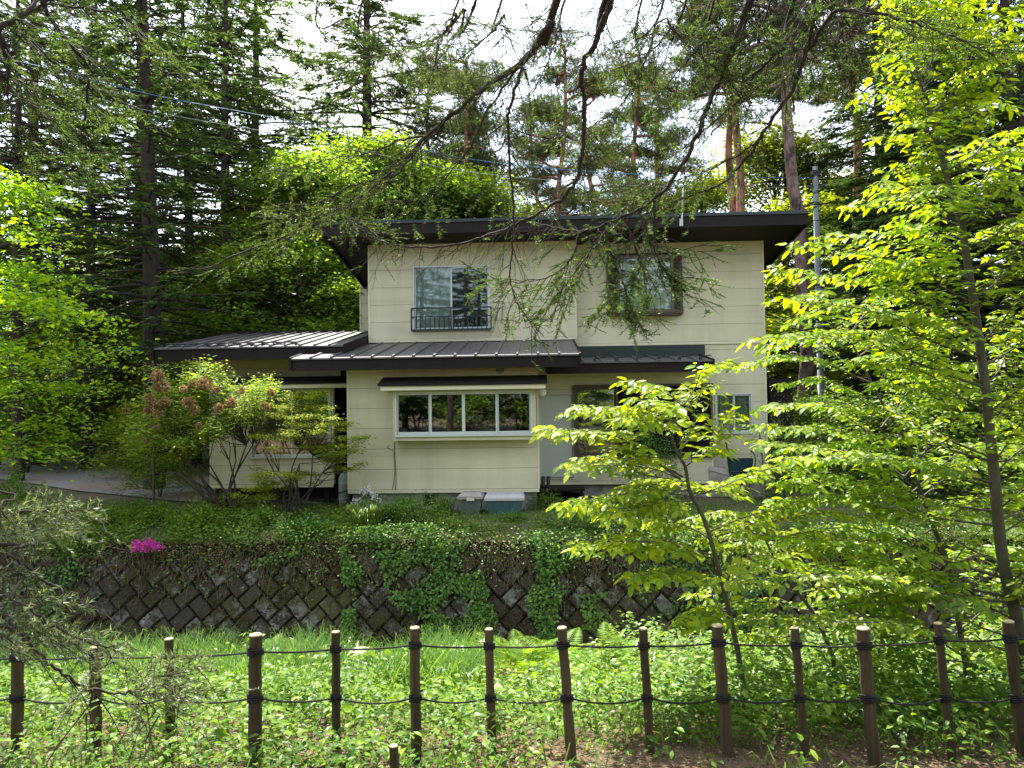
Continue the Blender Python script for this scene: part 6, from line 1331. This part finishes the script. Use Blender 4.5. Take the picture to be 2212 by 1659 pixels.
L3 = [
    ([(-60, 1290, 3.3), (0, 1343, 3.35), (65, 1393, 3.4), (119, 1440, 3.45), (180, 1483, 3.5), (266, 1497, 3.55), (330, 1470, 3.6), (440, 1440, 3.7)], .014, .12, (-3.7, 1.5, 1.6)),
    ([(-60, 1180, 3.2), (20, 1200, 3.2), (80, 1240, 3.25), (150, 1290, 3.3), (200, 1310, 3.3)], .010, .3, (-3.7, 1.5, 1.9)),
    ([(-60, 1130, 3.6), (30, 1110, 3.6), (120, 1100, 3.7), (210, 1105, 3.8)], .010, .3, (-3.7, 1.5, 2.1)),
    ([(-60, 1240, 3.1), (30, 1290, 3.1), (110, 1350, 3.15), (200, 1390, 3.2), (280, 1395, 3.3)], .010, .3, (-3.7, 1.5, 1.7)),
    ([(280, 1497, 3.55), (330, 1530, 3.55), (350, 1560, 3.6)], .005, .3, None), ([(200, 1490, 3.5), (190, 1540, 3.5), (170, 1560, 3.5)], .005, .3, None),
    ([(300, 1490, 3.5), (370, 1480, 3.5), (410, 1500, 3.5)], .005, .3, None), ([(-60, 1060, 3.4), (0, 1100, 3.4), (50, 1150, 3.4), (100, 1180, 3.45)], .008, .3, (-3.7, 1.5, 2.2)),
]
ft = fir_limbs('fir leaning in from the left with soft drooping sprays over the fence', [(-3.9, 1.2, .5), (-3.8, 1.4, 3), (-3.7, 1.5, 6), (-3.7, 1.5, 10)], .16, L2 + L3)

W_ = Geo(); Nd = Geo(); o_ = np.array(ft.location[:])
for (a, b, Y) in [((266, 1497), (470, 1418), 3.6), ((280, 1490), (430, 1510), 3.5), ((250, 1490), (350, 1420), 3.6), ((300, 1470), (420, 1395), 3.7), ((300, 1500), (300, 1580), 3.5), ((190, 1480), (130, 1540), 3.4), ((330, 1480), (460, 1500), 3.5), ((200, 1480), (260, 1390), 3.5),
                  ((100, 1360), (290, 1395), 3.3), ((60, 1290), (200, 1310), 3.2), ((-20, 1230), (130, 1290), 3.2), ((-30, 1300), (150, 1360), 3.15), ((30, 1340), (220, 1420), 3.2), ((-40, 1180), (100, 1200), 3.3), ((-30, 1120), (160, 1130), 3.5), ((60, 1120), (230, 1095), 3.7), ((40, 1100), (170, 1080), 3.8), ((-60, 1250), (60, 1240), 3.1), ((-40, 1380), (100, 1420), 3.3), ((-30, 1160), (90, 1140), 3.4), ((110, 1400), (230, 1360), 3.3), ((100, 1120), (200, 1170), 3.6), ((0, 1240), (60, 1330), 3.2), ((-60, 1330), (50, 1390), 3.1)]:
    plume(Nd, W_, at(*a, Y) - o_, at(*b, Y + rng.uniform(-.15, .2)) - o_)
lo = ob('limb', W_, MT['twig'], ft); ob('needles', Nd, MT['fir3'], lo)

# ------------------------------------------------------------------ utility pole and cables
p = at(1768, 640, 26); up = thing('utility_pole', 'grey utility pole behind the right corner of the house', 'utility pole', (p[0], 26, 0)); G = Geo(); top = at(1768, 360, 26)[2]; G.tube([(0, 0, 0), (0, 0, top)], [.12, .095], 14); ob('pole', G, MT['poly'], up, smooth=True)
G = Geo(); G.box(-.14, .14, -.13, .13, top - .35, top - .15); G.box(-.35, .35, -.03, .03, top - .75, top - .68); ob('bracket', G, MT['black'], up)
blue = solid('blue_cable_sheath', (.03, .14, .32), rough=.5, var=.1); cab = [(-200, 95, 15), (20, 128, 16), (330, 205, 18), (600, 256, 20), (850, 310, 22), (1060, 350, 23.5), (1400, 378, 25), (1768, 385, 26)]
G = Geo(); G.tube(catmull([at(*q) for q in cab], 8), .010, 5); ob('overhead_cable', G, blue, label='blue overhead cable slanting down across the firs', cat='cable', group='overhead cables')
G = Geo(); G.tube(catmull([at(x, y + 42 - i * 3, Y) for i, (x, y, Y) in enumerate(cab)], 8), .007, 5); ob('overhead_cable', G, MT['poly'], label='thin grey cable just below the blue cable', cat='cable', group='overhead cables')
